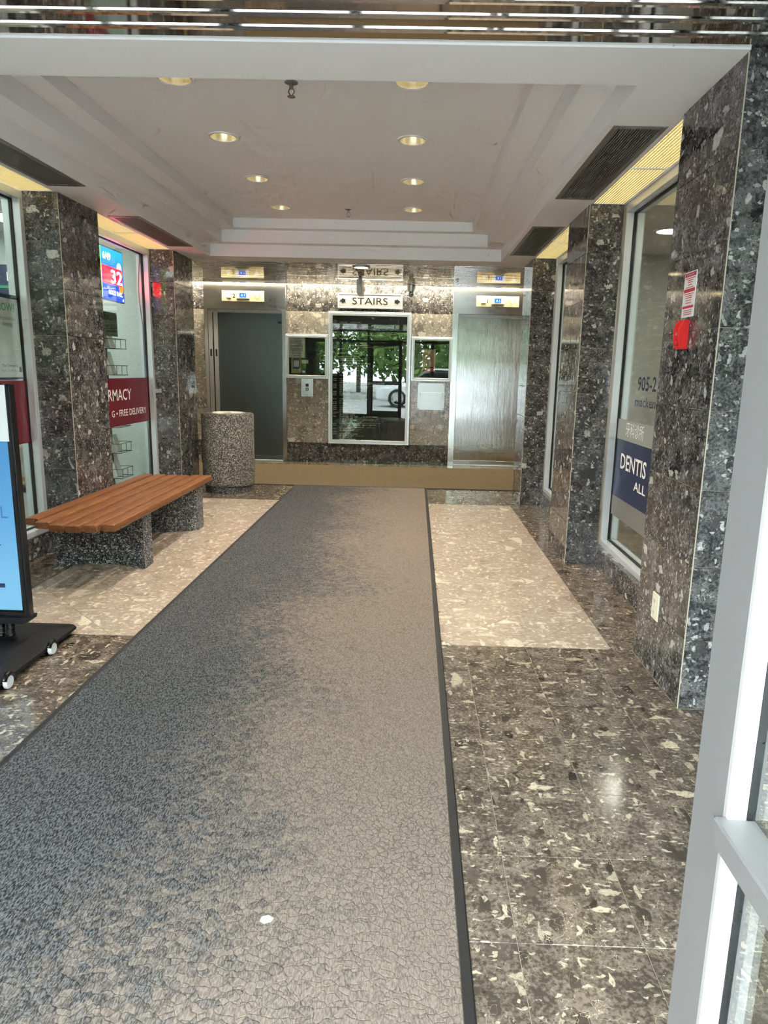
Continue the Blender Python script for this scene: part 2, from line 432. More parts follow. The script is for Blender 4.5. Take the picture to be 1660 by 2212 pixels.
# tan diagonal panels
bed2 = obj('tan_tile_bed', MB().box((-2.302, 3.304, -.012), (1.02, 7.107, FB)), 'grout_dark', floor)
def clip(poly, x0, x1, y0, y1):
    for ax, v, sg in ((0, x0, 1), (0, x1, -1), (1, y0, 1), (1, y1, -1)):
        out = []
        for i, p in enumerate(poly):
            q = poly[(i+1) % len(poly)]; dp = (p[ax]-v)*sg; dq = (q[ax]-v)*sg
            if dp >= 0: out.append(p)
            if (dp >= 0) != (dq >= 0):
                s = dp/(dp-dq); out.append((p[0]+(q[0]-p[0])*s, p[1]+(q[1]-p[1])*s))
        poly = out
        if not poly: return []
    return poly
DG = .4366
for x0, x1 in ((CRX, 1.02), (-2.302, CLX)):
    for i in range(-4, 24):
        for j in range(-4, 24):
            a0 = 1.787-DG*3+DG*i; d0 = 2.735-DG*6+DG*j      # x+y in [a0,a0+DG], y-x in [d0,d0+DG]
            e = G*1.414; a1, d1 = a0+DG-e, d0+DG-e; a, d = a0+e, d0+e
            dia = [((p-q)/2, (p+q)/2) for p, q in ((a, d), (a1, d), (a1, d1), (a, d1))]
            pl = clip([(p[0], p[1]) for p in dia], x0+G, x1-G, 3.304+G, 7.107-G)
            if len(pl) >= 3:
                ar = abs(sum(pl[k][0]*pl[(k+1) % len(pl)][1]-pl[(k+1) % len(pl)][0]*pl[k][1] for k in range(len(pl))))/2
                if ar > .0008:
                    cxm = (sum(p[0] for p in pl)/len(pl), sum(p[1] for p in pl)/len(pl))
                    sa = sum(pl[k][0]*pl[(k+1) % len(pl)][1]-pl[(k+1) % len(pl)][0]*pl[k][1] for k in range(len(pl)))
                    obj('floor_tile', MB().prism(pl if sa > 0 else pl[::-1], -.011, 0), 'stone_tan', bed2, at=(cxm[0], cxm[1], 0))

# ------------------------------------------------------------------ side walls and pilasters
def pilaster(wall, x_in, x_out, y0, y1, ext=None):
    """x_in = corridor face, x_out = window side; ext = far x of a front face that runs on sideways"""
    s = 1 if x_out > x_in else -1
    tk = .008
    core = obj('pilaster', MB().box((x_in+s*tk*.8, y0+tk*.8, 0), (x_out, y1-tk*.8, ZC+.1)) if ext is None else MB().box((x_in+s*tk*.8, y0+tk*.8, 0), (x_out, y1-tk*.8, ZC+.1)).box((x_out, y0+tk*.8, 0), (ext, y0+.12, ZC+.1)), 'grout_light', wall)
    obj('corner_joint', box((x_in+s*.0007, y0+.0007, 0), (x_in+s*.006, y0+.0065, ZC)), 'grout_light', core)
    xe = ext if ext is not None else x_out
    cols = [x_in]
    if ext is None: cols.append(x_out)
    else:
        while s*(xe-cols[-1]) > T*1.2: cols.append(cols[-1]+s*T)
        cols.append(xe)
    ym = (y0+y1)/2
    for z0, z1 in zip(ZJ, ZJ[1:-1]+[ZC+.06]):
        for a, b in zip(cols, cols[1:]):
            lo, hi = min(a, b), max(a, b)
            tile('wall_tile', (lo+(.0035 if lo == x_in else G), y0, z0+G), (hi-(.0035 if hi == x_in else G), y0+tk, z1-G), 'stone_dark', core)
        for a, b in ((y0+.004, ym-G), (ym+G, y1)):
            tile('wall_tile', (min(x_in, x_in+s*tk), a, z0+G), (max(x_in, x_in+s*tk), b, z1-G), 'stone_dark', core)
        tile('wall_tile', (min(x_in+s*tk, x_out), y1-tk, z0+G), (max(x_in+s*tk, x_out), y1, z1-G), 'stone_dark', core)
    return core
wall_right = struct(obj('wall_right', MB().box((XRW, 2.72, ZC), (1.60, 7.72, 2.95)), 'paint_white'))
wall_left = struct(obj('wall_left', MB().box((XLW, 2.72, ZC), (-2.90, 7.68, 2.95)), 'paint_white'))
for i, (a, b) in enumerate(PR): pilaster(wall_right, XR, XRW, a, b, 1.75 if i == 0 else None)
for i, (a, b) in enumerate(PL): pilaster(wall_left, XL, XLW, a, b, -3.05 if i == 0 else None)

# windows with tiled plinths
def window(name, wall, gx, x_face, y0, y1, s):
    """s=+1 right wall. x_face = pilaster back plane; frame straddles the glass plane gx"""
    xa, xb = gx-s*.06, gx+s*.06
    lo, hi = min(xa, xb), max(xa, xb)
    fr = MB()
    fr.box((lo, y0, .155), (hi, y1, .195), .002); fr.box((lo, y0, 2.405), (hi, y1, ZC), .002)
    fr.box((lo, y0, .195), (hi, y0+.045, 2.405), .002); fr.box((lo, y1-.045, .195), (hi, y1, 2.405), .002)
    w = struct(obj(name, fr, 'alu'))
    obj('gasket', MB().ring((y0+.04, .19, y1-.04, 2.41), (y0+.053, .203, y1-.053, 2.397), gx-.012, gx+.012, 0), 'gasket', w)
    obj('pane', box((gx-.003, y0+.047, .197), (gx+.003, y1-.047, 2.403)), 'glass', w)
    xp = x_face-s*.026
    pl = obj('plinth', box((xp+s*.007, y0, 0), (gx+s*.06, y1, .1495)), 'grout_light', wall)
    yy = [y0]
    while y1-yy[-1] > T*1.3: yy.append(yy[-1]+T)
    yy.append(y1)
    for a, b in zip(yy, yy[1:]):
        tile('plinth_tile', (min(xp, xp+s*.008), a+G, G), (max(xp, xp+s*.008), b-G, .146), 'stone_dark', pl)
        tile('plinth_tile', (min(xp, gx-s*.055), a+G, .147), (max(xp, gx-s*.055), b-G, .1555), 'stone_dark', pl)
    return w
win = {}
win[1] = window('window_1', wall_right, GXR, XRW, PR[0][1], PR[1][0], 1)
win[2] = window('window_2', wall_right, GXR, XRW, PR[1][1], PR[2][0], 1)
win[3] = window('window_3', wall_left, GXL, XLW, PL[0][1], PL[1][0], -1)
win[4] = window('window_4', wall_left, GXL, XLW, PL[1][1], PL[2][0], -1)

# ------------------------------------------------------------------ ceiling: soffit ring, coffer, slatted metal ends
VR = [(3.447, 4.78), (5.665, 6.995)]; VL = [(3.36, 4.69), (5.59, 6.87)]
VXR, VXL = (.872, 1.108), (-2.375, -2.14)
CX0, CX1, CY0, CYB = -2.13, .834, 2.99, 7.42
ce = MB()
ZT = 2.95
ce.box((XL, 2.672, ZC), (XR, CY0, ZT)); ce.box((XL, CYB, ZC), (XR, 7.74, ZT))
ce.box((CX1, CY0, ZC), (VXR[0], CYB, ZT)); ce.box((VXR[1], CY0, ZC), (1.136, CYB, ZT))
ce.box((VXL[1], CY0, ZC), (CX0, CYB, ZT)); ce.box((-2.418, CY0, ZC), (VXL[0], CYB, ZT))
for vx, vv in ((VXR, VR), (VXL, VL)):
    cur = CY0
    for a, b in vv: ce.box((vx[0], cur, ZC), (vx[1], a, ZT)); cur = b
    ce.box((vx[0], cur, ZC), (vx[1], CYB, ZT))
def ringz(x0, x1, y0, y1, X0, X1, Y0, Y1, z0, z1):
    ce.box((x0, y0, z0), (x1, Y0, z1)); ce.box((x0, Y1, z0), (x1, y1, z1)); ce.box((x0, Y0, z0), (X0, Y1, z1)); ce.box((X1, Y0, z0), (x1, Y1, z1))
s1 = (-1.976, .680, 3.11, 7.30); s2 = (-1.833, .522, 3.23, 7.19)
ringz(CX0, CX1, CY0, CYB, *s1, 2.577, ZT); ringz(*s1, *s2, 2.695, ZT)
ZTOP = 2.785
ce.box((s2[0], s2[2], ZTOP+.11), (s2[1], s2[3], ZT))
LX, LY = (-1.262, -.058), (3.86, 4.765, 5.735, 6.69)
gx = sorted([s2[0], s2[1]]+[x+d for x in LX for d in (-.13, .13)]); gy = sorted([s2[2], s2[3]]+[y+d for y in LY for d in (-.13, .13)])
for xa, xb in zip(gx, gx[1:]):
    for ya, yb in zip(gy, gy[1:]):
        mx_, my_ = (xa+xb)/2, (ya+yb)/2
        if any(abs(mx_-x) < .01 for x in LX) and any(abs(my_-y) < .01 for y in LY):
            n = 40; cv = []; sv = []
            for i in range(n):
                a = 2*math.pi*(i+.5)/n; c_, s_ = math.cos(a), math.sin(a); k = .13/max(abs(c_), abs(s_))
                cv.append((mx_+.094*c_, my_+.094*s_, ZTOP)); sv.append((mx_+k*c_, my_+k*s_, ZTOP))
            ce.add(cv+sv, [(i, (i+1) % n, n+(i+1) % n, n+i) for i in range(n)])
            cs = [(xa, ya), (xb, ya), (xb, yb), (xa, yb)]
            for p in cs:
                near = sorted(sv, key=lambda q: (q[0]-p[0])**2+(q[1]-p[1])**2)[:2]
                ce.add([(*p, ZTOP), near[0], near[1]], [(0, 1, 2)])
        else: ce.add([(xa, ya, ZTOP), (xa, yb, ZTOP), (xb, yb, ZTOP), (xb, ya, ZTOP)], [(0, 1, 2, 3)])
# strip over the window recess beside the luminous panels
struct(obj('roof', MB().box((-6.6, -.15, 2.96), (4.7, 10.6, 3.1)).box((-3.15, -.15, 2.53), (1.85, -.05, 2.96)).box((-6.6, 10.5, 0), (4.7, 10.6, 2.96)).box((-6.6, -.15, 2.7), (-6.55, 10.6, 2.96)).box((4.65, -.15, 2.7), (4.7, 10.6, 2.96)), 'paint_white'))
ceiling = struct(obj('ceiling', ce, 'paint_white'), 'white stepped coffered plaster ceiling over the corridor')
def slats(name, x0, x1, y0, y1, z, mat='chrome', holes=()):
    root = struct(obj(name, box((x0, y0, z+.028), (x1, y1, z+.10)), 'slot_dark'))
    n = round((y1-y0)/.0955); p = (y1-y0)/n
    prof = [(.003, .026), (.001, .012), (.004, .004), (.012, 0), (.5, .0)]
    w = p-.017
    pts = [(0, .026), (0, .014), (.003, .007), (.009, .002), (.018, 0), (w-.018, 0), (w-.009, .002), (w-.003, .007), (w, .014), (w, .026)]
    m = MB(); nn = len(pts)
    m.v = [(x, q[0]-w/2, q[1]) for x in (x0, x1) for q in pts]
    m.f = [(i, i+1, nn+i+1, nn+i) for i in range(nn-1)]+[(nn-1, 0, nn, 2*nn-1)]
    me = bpy.data.meshes.new('slat'); me.from_pydata(m.v, [], m.f); me.update(); me.materials.append(MATS[mat])
    for i in range(n): obj('slat', me, mat, root, at=(0, y0+p*(i+.5), z))
    return root
slats('ceiling_2', -3.05, 1.75, .0, 2.666, 2.4605)
slats('ceiling_3', -6.2, 4.2, 7.745, 10.02, ZL)
struct(obj('trim_1', box((XL, 7.741, ZC), (XR, 7.7445, ZL+.03)), 'paint_white'))

# luminous egg-crate panels above the window recesses
def eggcrate(x0, x1, y0, y1, label):
    t = thing('light_panel', label, 'light panel', ((x0+x1)/2, (y0+y1)/2, ZC), 'egg-crate light panels above the shop windows')
    obj('diffuser', box((x0, y0, ZC+.03), (x1, y1, ZC+.036)), 'egg_light', t)
    m = MB(); n = int((x1-x0)/.0165)
    for i in range(n+1):
        x = x0+(x1-x0)*i/n; m.box((x-.0017, y0, ZC+.004), (x+.0017, y1, ZC+.016))
    k = int((y1-y0)/.0165)
    for i in range(k+1):
        y = y0+(y1-y0)*i/k; m.box((x0, y-.0017, ZC+.004), (x1, y+.0017, ZC+.016))
    g = obj('louvre_grid', m, 'egg_grid', t); g['kind'] = 'stuff'
    obj('panel_frame', MB().ring((x0-.003, y0-.003, x1+.003, y1+.003), (x0+.003, y0+.003, x1-.003, y1-.003), ZC+.001, ZC+.012, 2), 'alu', t)
for (a, b), lb in zip(((PR[0][1], PR[1][0]), (PR[1][1], PR[2][0])), ('above the dentist lettering window', 'above the clinic window by the elevators')):
    m_ = (a+b)/2
    for p, q, w_ in ((a, m_, 'entrance-side half'), (m_, b, 'elevator-side half')):
        eggcrate(1.142, 1.346, p+.008, q-.008, 'warm yellow egg-crate light panel '+lb+', '+w_)
for (a, b), lb in zip(((PL[0][1], PL[1][0]), (PL[1][1], PL[2][0])), ('above the window behind the poster stand', 'above the lottery sign window')):
    m_ = (a+b)/2
    for p, q, w_ in ((a, m_, 'entrance-side half'), (m_, b, 'elevator-side half')):
        eggcrate(-2.649, -2.424, p+.008, q-.008, 'warm egg-crate light panel '+lb+', '+w_)
# ceiling grilles
def grille(x0, x1, y0, y1, label):
    t = thing('air_grille', label, 'vent', ((x0+x1)/2, (y0+y1)/2, ZC), 'long slotted air grilles in the soffit')
    obj('duct', box((x0, y0, ZC+.06), (x1, y1, ZC+.07)), 'vent_dark', t)
    obj('grille_frame', MB().ring((x0-.006, y0-.01, x1+.006, y1+.01), (x0+.022, y0+.022, x1-.022, y1-.022), ZC-.004, ZC+.03, 2), 'vent_paint', t)
    n = 15; me = None
    for i in range(n):
        x = x0+.022+(x1-x0-.044)*(i+.5)/n
        tile('louvre', (x-.0032, y0+.015, ZC-.001), (x+.0032, y1-.015, ZC+.006), 'vent_paint', t, .0006)
grille(*VXR, *VR[0], 'long dark slotted grille in the soffit above the dentist lettering window')
grille(*VXR, *VR[1], 'dark slotted grille in the soffit above the clinic window by the elevators')
grille(*VXL, *VL[0], 'dark slotted grille in the soffit above the wooden bench')
grille(*VXL, *VL[1], 'dark slotted grille glowing pink above the lottery sign window')
# recessed downlights
def downlight(x, y, z, label, group='recessed downlights in the coffer', r=.098, lamp='lamp_warm', watt=34):
    t = thing('downlight', label, 'downlight', (x, y, z), group)
    obj('trim_ring', MB().lathe([(r, 0), (r, -.006), (r-.004, -.008), (r-.016, -.004), (r-.018, .004)], (x, y, z), 40), 'paint_white', t, smooth=40)
    obj('reflector', MB().lathe([(r-.017, -.002), (r-.022, .03), (r-.035, .06), (r-.05, .085), (.012, .092)], (x, y, z-.004), 40), 'brass_cone', t, smooth=True)
    if watt:
        L = bpy.data.lights.new('downlight_lamp', 'SPOT'); L.energy = watt; L.color = (1, .91, .78); L.spot_size = math.radians(125); L.spot_blend = .6; L.shadow_soft_size = .05
        lo = bpy.data.objects.new('downlight_lamp', L); COL.objects.link(lo); lo.parent = t; lo.location = (0, 0, .03)
    obj('bulb', MB().lathe([(.0, .040), (.022, .042), (.036, .052), (.04, .066), (.03, .085)], (x, y, z), 24), lamp, t, smooth=True)
for i, y in enumerate(LY):
    for x, sd in ((-1.262, 'bench side'), (-.058, 'dentist side')):
        downlight(x, y, ZTOP-.001, 'round recessed downlight in the coffer, %s row, %s pair counted from the elevator end' % (sd, ('fourth', 'third', 'second', 'first')[i]))

def slat_light(x, y, label, watt=30, r=.10):
    t = thing('downlight', label, 'downlight', (x, y, ZL), 'downlights in the lobby slats')
    obj('trim_ring', MB().lathe([(r, .004), (r, -.010), (r-.006, -.014), (r-.020, -.014), (r-.024, .004)], (x, y, ZL), 40), 'alu', t, smooth=40)
    obj('lens', MB().lathe([(0, -.007), (r-.022, -.007), (r-.022, .004)], (x, y, ZL), 40), 'lamp_warm', t)
    L = bpy.data.lights.new('downlight_lamp', 'SPOT'); L.energy = watt; L.color = (1, .91, .78); L.spot_size = math.radians(125); L.spot_blend = .6; L.shadow_soft_size = .05
    lo = bpy.data.objects.new('downlight_lamp', L); COL.objects.link(lo); lo.parent = t; lo.location = (0, 0, -.03)
for x, w_ in ((-3.5, 'added out of view toward the stairs beyond dark elevator door'), (-.65, 'above the edge of the golden mat'), (2.3, 'added out of view toward the stairs beyond bright elevator door')):  # the two stairs-side lamps are unseen, added to brighten the lobby
    slat_light(x, 8.25, 'round downlight under metal slats '+w_)

# ------------------------------------------------------------------ elevator wall
wall_back = struct(obj('wall_back', MB().box((-6.2, YW+.008, 0), (-3.04, 10.5, 2.75)).box((-1.87, YW+.008, 0), (.50, 10.5, 2.75)).box((1.62, YW+.008, 0), (4.2, 10.5, 2.75)).box((-3.04, YW+.02, 2.50), (-1.87, 10.5, 2.75)).box((.50, YW+.02, 2.50), (1.62, 10.5, 2.75)), 'grout_light'))
ZB = [0, .29, .60, .91, 1.22, 1.53, 1.84, 2.15, 2.56]
def btiles(cols):
    for a, b in zip(cols, cols[1:]):
        for k, (p, q) in enumerate(zip(ZB, ZB[1:])):
            tile('wall_tile', (a+.0008, YW, p+.0008), (b-.0008, YW+.009, q-.0008), 'stone_dark' if k in (0, 7) else 'stone_beige', wall_back, .0008)
btiles([-1.87, -1.568, -1.262, -.955, -.648, -.341, -.066, .235, .50])
btiles([-4.0, -3.65, -3.345, -3.04]); btiles([1.62, 1.93, 2.24])
struct(obj('wall_lobby_left', box((-6.3, 7.68, 0), (-6.2, 10.5, 2.75)), 'clinic_wall'))
struct(obj('wall_lobby_right', box((4.2, 7.68, 0), (4.3, 10.5, 2.75)), 'clinic_wall'))
struct(obj('wall_lobby_near_left', box((-6.3, 7.60, 0), (XLW, 7.70, 2.75)), 'clinic_wall'))
struct(obj('wall_lobby_near_right', box((XRW, 7.64, 0), (4.3, 7.74, 2.75)), 'clinic_wall'))
# cove slot with its lamp strip along the elevator wall
cov = thing('cove_light', 'warm glowing light strip in the ceiling slot above the elevators', 'cove light', (-.7, 10.1, 2.56))
obj('lamp_strip', box((-4.4, 10.05, 2.585), (2.8, 10.13, 2.60)), 'cove_light', cov)
obj('slot_housing', MB().box((-6.2, 10.022, 2.53), (4.2, 10.03, 2.62)).box((-6.2, 10.022, 2.61), (4.2, 10.21, 2.62)), 'paint_white', cov)

def elevator(name, x0, x1, dx0, dx1, dmat, label):
    d = struct(obj(name, MB().box((x0, YW-.012, 0), (dx0, YW+.10, 2.16), .002).box((dx1, YW-.012, 0), (x1, YW+.10, 2.16), .002).box((x0, YW-.012, 2.16), (x1, YW+.10, 2.50), .002), 'steel_plain'), label)
    obj('door_panel', box((dx0-.02, YW+.045, .02), (dx1+.02, YW+.075, 2.17), .002), dmat, d)
    obj('threshold', box((dx0, YW-.02, 0), (dx1, YW+.10, .018), .002), 'alu', d)
    obj('door_track', box((dx0, YW+.02, 2.115), (dx1, YW+.044, 2.159), .002), 'alu', d)
    obj('kick_strip', box((dx0, YW+.038, .03), (dx1, YW+.046, .075), .001), 'steel_mirror' if name == 'door_2' else dmat, d)
    return d
d1 = elevator('door_1', -3.04, -1.87, -2.99, -1.93, 'steel_dark_reflect', 'steel elevator door with dark blue grey reflection put in its colour, behind the round concrete can')
d2 = elevator('door_2', .50, 1.62, .585, 1.56, 'steel_brushed', 'bright brushed steel elevator door')
for i, x in enumerate((-2.99, -2.918)):
    j = obj('jamb_strip', box((x, YW-.004+.018*i, .02), (x+.066, YW+.06, 2.14), .004), 'steel_plain', d1)
    obj('key_plate', box((x+.022, YW-.007+.018*i, 1.50), (x+.046, YW-.003+.018*i, 1.60)), 'black_gloss', j)
obj('door_bumper', MB().prism([(-1.99, 1.985), (-1.93, 1.99), (-1.93, 2.02), (-1.965, 2.015)][::-1], YW+.02, YW+.045, 1) if False else box((-1.99, YW+.02, 1.975), (-1.93, YW+.045, 2.005)), 'gasket', d1)
RX, UZ = (1, 0, 0), (0, 0, 1)
def indicator(x0, num, label):
    t = thing('elevator_indicator', label, 'indicator', (x0+.3, YW-.015, 2.266), 'floor indicators above the elevators')
    yf = YW-.018
    obj('plate', box((x0, yf, 2.266), (x0+.602, YW-.011, 2.412), .002), 'cream', t)
    obj('up_arrow', MB().prism([(x0+.065, 2.315), (x0+.135, 2.315), (x0+.10, 2.385)][::-1] if False else [(2.315, x0+.065), (2.315, x0+.135), (2.385, x0+.10)], yf-.012, yf, 1), 'white_gloss', t)
    obj('down_arrow', MB().prism([(2.385, x0+.465), (2.385, x0+.54), (2.305, x0+.503)], yf-.012, yf, 1), 'white_gloss', t)
    text(num, (x0+.155, yf-.001, 2.315), RX, UZ, .055, 'ink', t, name='number', bold=.025)
    dp = obj('display_housing', box((x0+.21, yf-.012, 2.30), (x0+.395, yf, 2.395), .003), 'alu', t)
    obj('display_bezel', box((x0+.243, yf-.014, 2.313), (x0+.362, yf-.011, 2.387)), 'white_gloss', dp)
    obj('display_screen', box((x0+.255, yf-.0155, 2.322), (x0+.35, yf-.013, 2.378)), 'lcd_blue', dp)
    text('A 1', (x0+.302, yf-.0165, 2.335), RX, UZ, .03, 'lcd_white', dp, align='CENTER')
indicator(-2.776, '2', 'cream indicator panel numbered 2 with blue display above dark elevator door')
indicator(.826, '1', 'cream indicator panel numbered 1 with blue display above bright steel door')

# directory board
DX0, DX1, DZ0, DZ1 = -1.256, -.080, .288, 2.158
dt = thing('directory_board', 'tall black letter board directory in a silver frame under STAIRS sign', 'directory', ((DX0+DX1)/2, YW, DZ0))
obj('frame', MB().ring((DX0, DZ0, DX1, DZ1), (DX0+.05, DZ0+.05, DX1-.05, DZ1-.05), YW-.06, YW+.002, 1), 'alu_bright', dt)
obj('frame_bead', MB().ring((DX0+.022, DZ0+.022, DX1-.022, DZ1-.022), (DX0+.058, DZ0+.058, DX1-.058, DZ1-.058), YW-.064, YW-.05, 1), 'alu', dt)
lb = obj('letter_panel', box((DX0+.04, YW-.024, DZ0+.04), (DX1-.04, YW-.001, DZ1-.04)), 'letterboard', dt)
obj('glass_door', box((DX0+.05, YW-.052, DZ0+.05), (DX1-.05, YW-.047, DZ1-.05)), 'glass', dt)
rows = [(2.035, '002', ''), (2.012, '003', 'LIFELABS   LABORATORIES'), (1.986, '006', 'SUPER'), (1.955, '101A', 'ROYAL  MEDICAL  CENTRE    DR HANNA  DR LEE  DR MONTAZERI'), (1.925, '', 'DR PARVEEN DR LIEU DR SALMAN  DR SILVER'),
 (1.870, '103', 'YORK  MEDICAL  CENTRE'), (1.838, '', 'DR NAVEL  MOGHADDAM    DR BAHAREH  AGHAMOHAMMADI'), (1.79, '200', 'DR JOSEPH'), (1.695, '', '           YORK  MED  DENTISTRY'), (1.645, '', 'DR R MOORE'), (1.585, '', 'DERMACOSMETIC  CLINIC'), (1.535, '', 'HALE  WELLNESS  DENTAL'), (1.51, '', 'DR LAURA MONTELEONE'), (1.482, '', 'HEALTHWISE DIAGNOSTICS'),
 (1.44, '210', 'CRYSTAL  DENTAL  CENTRE  DR  ADNAN'), (1.412, '', 'DR  JIMMY  CHEN    DR  GURMA'), (1.386, '212', 'DR  S  WOO'), (1.360, '', 'DR  E  WOO'), (1.332, '', 'DR  K  LAM'), (1.302, '214', ''), (1.274, '301', 'DR  JOEL  EWEN'), (1.222, '302', 'DR  L  W  FELIX  AU'), (1.196, '303', 'YORK  CENTRAL  DENTAL  CLINIC'), (1.170, '', 'DRS JAN MA  JOE WANG  NIMA MIR HYEJIN LEE CAROLINE'),
 (1.144, '304', 'DR  ANCA'), (1.120, '305', 'DR  ALI  O'), (1.094, '306', 'DR  P  MALAM'), (1.068, '', 'DR  A  FALL'), (1.040, '307', 'DR  MICHAEL'), (1.016, '308', 'DR  MORVARID'), (.992, '310', 'YORK  MEDICAL'), (.966, '', '      PHYSIO'), (.938, '312', 'CORE  METABOLIC  HEALTH  CENTRE'), (.914, '', 'DR  M'), (.890, '314', 'DR  MARTIN'), (.866, '315', 'DR  AMAN'), (.834, '401', 'NOOR  MEDICAL  CLINIC'), (.810, '402', 'QUALITY  CARE'), (.784, '404', 'RICHMOND  HILL  CHILDRENS'),
 (.758, '', 'DR  NORMAN  GLUS'), (.732, '', 'DR  JEFFREY  WONG'), (.708, '', 'DR  EILEEN  SMITH'), (.684, '406', 'RICHMOND  HILL  SLEEP     DR  BRIUNA  WONG'), (.658, '', 'DR  ELISE  WONG'), (.632, '', 'DR  H  NOURHOSSEINI'), (.604, '', 'DR  MATILDA  NG'), (.580, '409', 'DR  OLUFUNTO  LASEINDE'), (.556, '410', 'YORK ALLERGY   DR GROUM   DR'), (.530, '', 'HILLTOP HEALTH   DR A GROUM'), (.508, '411', 'DR  DEREK  NG'), (.484, '', 'DR  ERIN  MUIR'), (.462, '412', ''), (.430, '414', 'QUALITY  CARE  CLINIC'), (.406, '', 'DR  M  EFTEKHARI'), (.382, '', 'DR  H  HORMOZI'), (.356, '', 'MARYAM  ZANDDIZARI')]
yt = YW-.0252
for z, a, b in rows:
    if a: text(a, (DX0+.066, yt, z-.008), RX, UZ, .0155, 'letter_white', lb, width=.0165*len(a), name='text_line', res=1, bold=.02)
    if b:
        p0 = 0
        for st in re.split(r'(\s{3,})', b):
            if not st.strip(): p0 += len(st); continue
            text(st.rstrip(), (DX0+.16+p0*.0132, yt, z-.008), RX, UZ, .0155, 'letter_white', lb, width=.0132*len(st.rstrip())*.98, name='text_line', res=1, bold=.02); p0 += len(st)
text('BASEMENT', (DX0+.455, yt, 2.065), RX, UZ, .016, 'ink_grey', lb, width=.13, name='text_line', res=1)
obj('arrow_mark', MB().prism([(2.082, DX0+.60), (2.082, DX0+.64), (2.062, DX0+.655), (2.062, DX0+.625)], yt-.0006, yt, 1), 'letter_white', lb)
for z, x, w in ((1.862, .74, .30), (1.668, .48, .18), (1.668, .72, .24), (1.395, .36, .09), (1.37, .36, .12), (1.345, .36, .09), (1.268, .36, .10), (1.228, .40, .24), (1.150, .38, .26), (1.122, .41, .32), (1.10, .42, .18), (.985, .41, .16), (.96, .45, .12), (.64, .40, .28), (.59, .46, .32), (.565, .48, .24), (.525, .56, .16), (.498, .36, .15), (.478, .36, .11), (.402, .40, .15), (.352, .48, .22)):
    n = int(w/.045)
    for k in range(n): obj('caption_line', box((DX0+x+k*.045, yt-.0006, z-.004), (DX0+x+k*.045+.036, yt, z+.003)), 'gold_ink', lb)

# notice cases
def case(x0, x1, z0, z1, label):
    t = thing('notice_case', label, 'notice case', ((x0+x1)/2, YW, z0))
    obj('frame', MB().ring((x0, z0, x1, z1), (x0+.035, z0+.035, x1-.035, z1-.035), YW-.045, YW+.002, 1), 'alu_bright', t)
    obj('frame_bead', MB().ring((x0+.018, z0+.018, x1-.018, z1-.018), (x0+.045, z0+.045, x1-.045, z1-.045), YW-.048, YW-.036, 1), 'alu', t)
    bk = obj('backing', box((x0+.03, YW-.02, z0+.03), (x1-.03, YW-.001, z1-.03)), 'letterboard', t)
    obj('glass_door', box((x0+.04, YW-.040, z0+.04), (x1-.04, YW-.036, z1-.04)), 'glass', t)
    return t
case(-1.872, -1.262, 1.216, 1.832, 'small silver framed notice case with papers left of the directory board')
case(-.070, .512, 1.216, 1.832, 'small silver framed notice case with red notice right of the directory board')
yn = YW-.0215
pp = thing('notice_sheet', 'white letter-size notice sheet pinned inside the small case', 'paper', (-1.71, yn, 1.51))
obj('sheet', box((-1.828, yn-.001, 1.505), (-1.60, yn+.0012, 1.795)), 'paper', pp)
for k, (z, w) in enumerate(((1.765, .08), (1.735, .17), (1.722, .06), (1.70, .18), (1.672, .18), (1.66, .18), (1.63, .18), (1.605, .19), (1.593, .12), (1.565, .14), (1.53, .10))):
    obj('print_line', box((-1.714-w/2, yn-.0016, z), (-1.714+w/2, yn-.0008, z+.006)), 'ink_grey', pp)
pp = thing('certificate', 'yellow edged certificate with blue border inside the small case', 'paper', (-1.722, yn, 1.29))
obj('sheet', box((-1.795, yn-.001, 1.285), (-1.65, yn+.0012, 1.503)), 'yellow_paper', pp)
obj('border', box((-1.772, yn-.002, 1.345), (-1.674, yn-.0009, 1.498)), 'blue_ink', pp)
obj('inset', box((-1.762, yn-.003, 1.375), (-1.685, yn-.0019, 1.465)), 'paper', pp)
obj('seal', box((-1.688, yn-.0022, 1.31), (-1.655, yn-.0009, 1.355)), 'paper', pp)
pp = thing('business_card', 'small pale card beside the blue bordered certificate', 'card', (-1.597, yn, 1.42))
obj('sheet', box((-1.645, yn-.001, 1.425), (-1.55, yn+.0012, 1.475)), 'ivory', pp)
obj('mark', MB().lathe([(.013, 0), (.013, .001), (.006, .0012), (.006, 0)], (-1.625, yn-.002, 1.45), 16, 1), 'ink_grey', pp)
pp = thing('inspection_notice', 'pinkish notice with a red footer band inside the case', 'paper', (.165, yn, 1.35))
obj('sheet', box((.09, yn-.001, 1.352), (.275, yn+.0012, 1.66)), 'pink_paper', pp)
obj('footer', box((.09, yn-.002, 1.352), (.275, yn-.0009, 1.40)), 'red_plastic', pp)
obj('emblem', MB().lathe([(.03, 0), (.03, .001), (.024, .001), (.024, 0)], (.19, yn-.002, 1.545), 20, 1), 'ink_grey', pp)
obj('caption', box((.12, yn-.0028, 1.403), (.25, yn-.0009, 1.418)), 'ink', pp)
# call buttons
t = thing('call_button_panel', 'brushed steel elevator call plate with two square buttons', 'button panel', (-1.57, YW, .955))
obj('plate', box((-1.658, YW-.008, .955), (-1.484, YW+.002, 1.212), .002), 'steel_plain', t)
for z, m in ((1.118, 'ink_grey'), (1.060, 'white_gloss')):
    b_ = obj('button', box((-1.592, YW-.014, z-.018), (-1.550, YW-.007, z+.020), .002), 'ink', t)
    obj('button_face', box((-1.585, YW-.0155, z-.011), (-1.557, YW-.0135, z+.011)), m, b_)
for z in (1.19, .98): obj('screw', MB().lathe([(0, -.002), (.005, -.002), (.006, 0)], (-1.571, YW-.008, z), 10, 1), 'ink_grey', t)
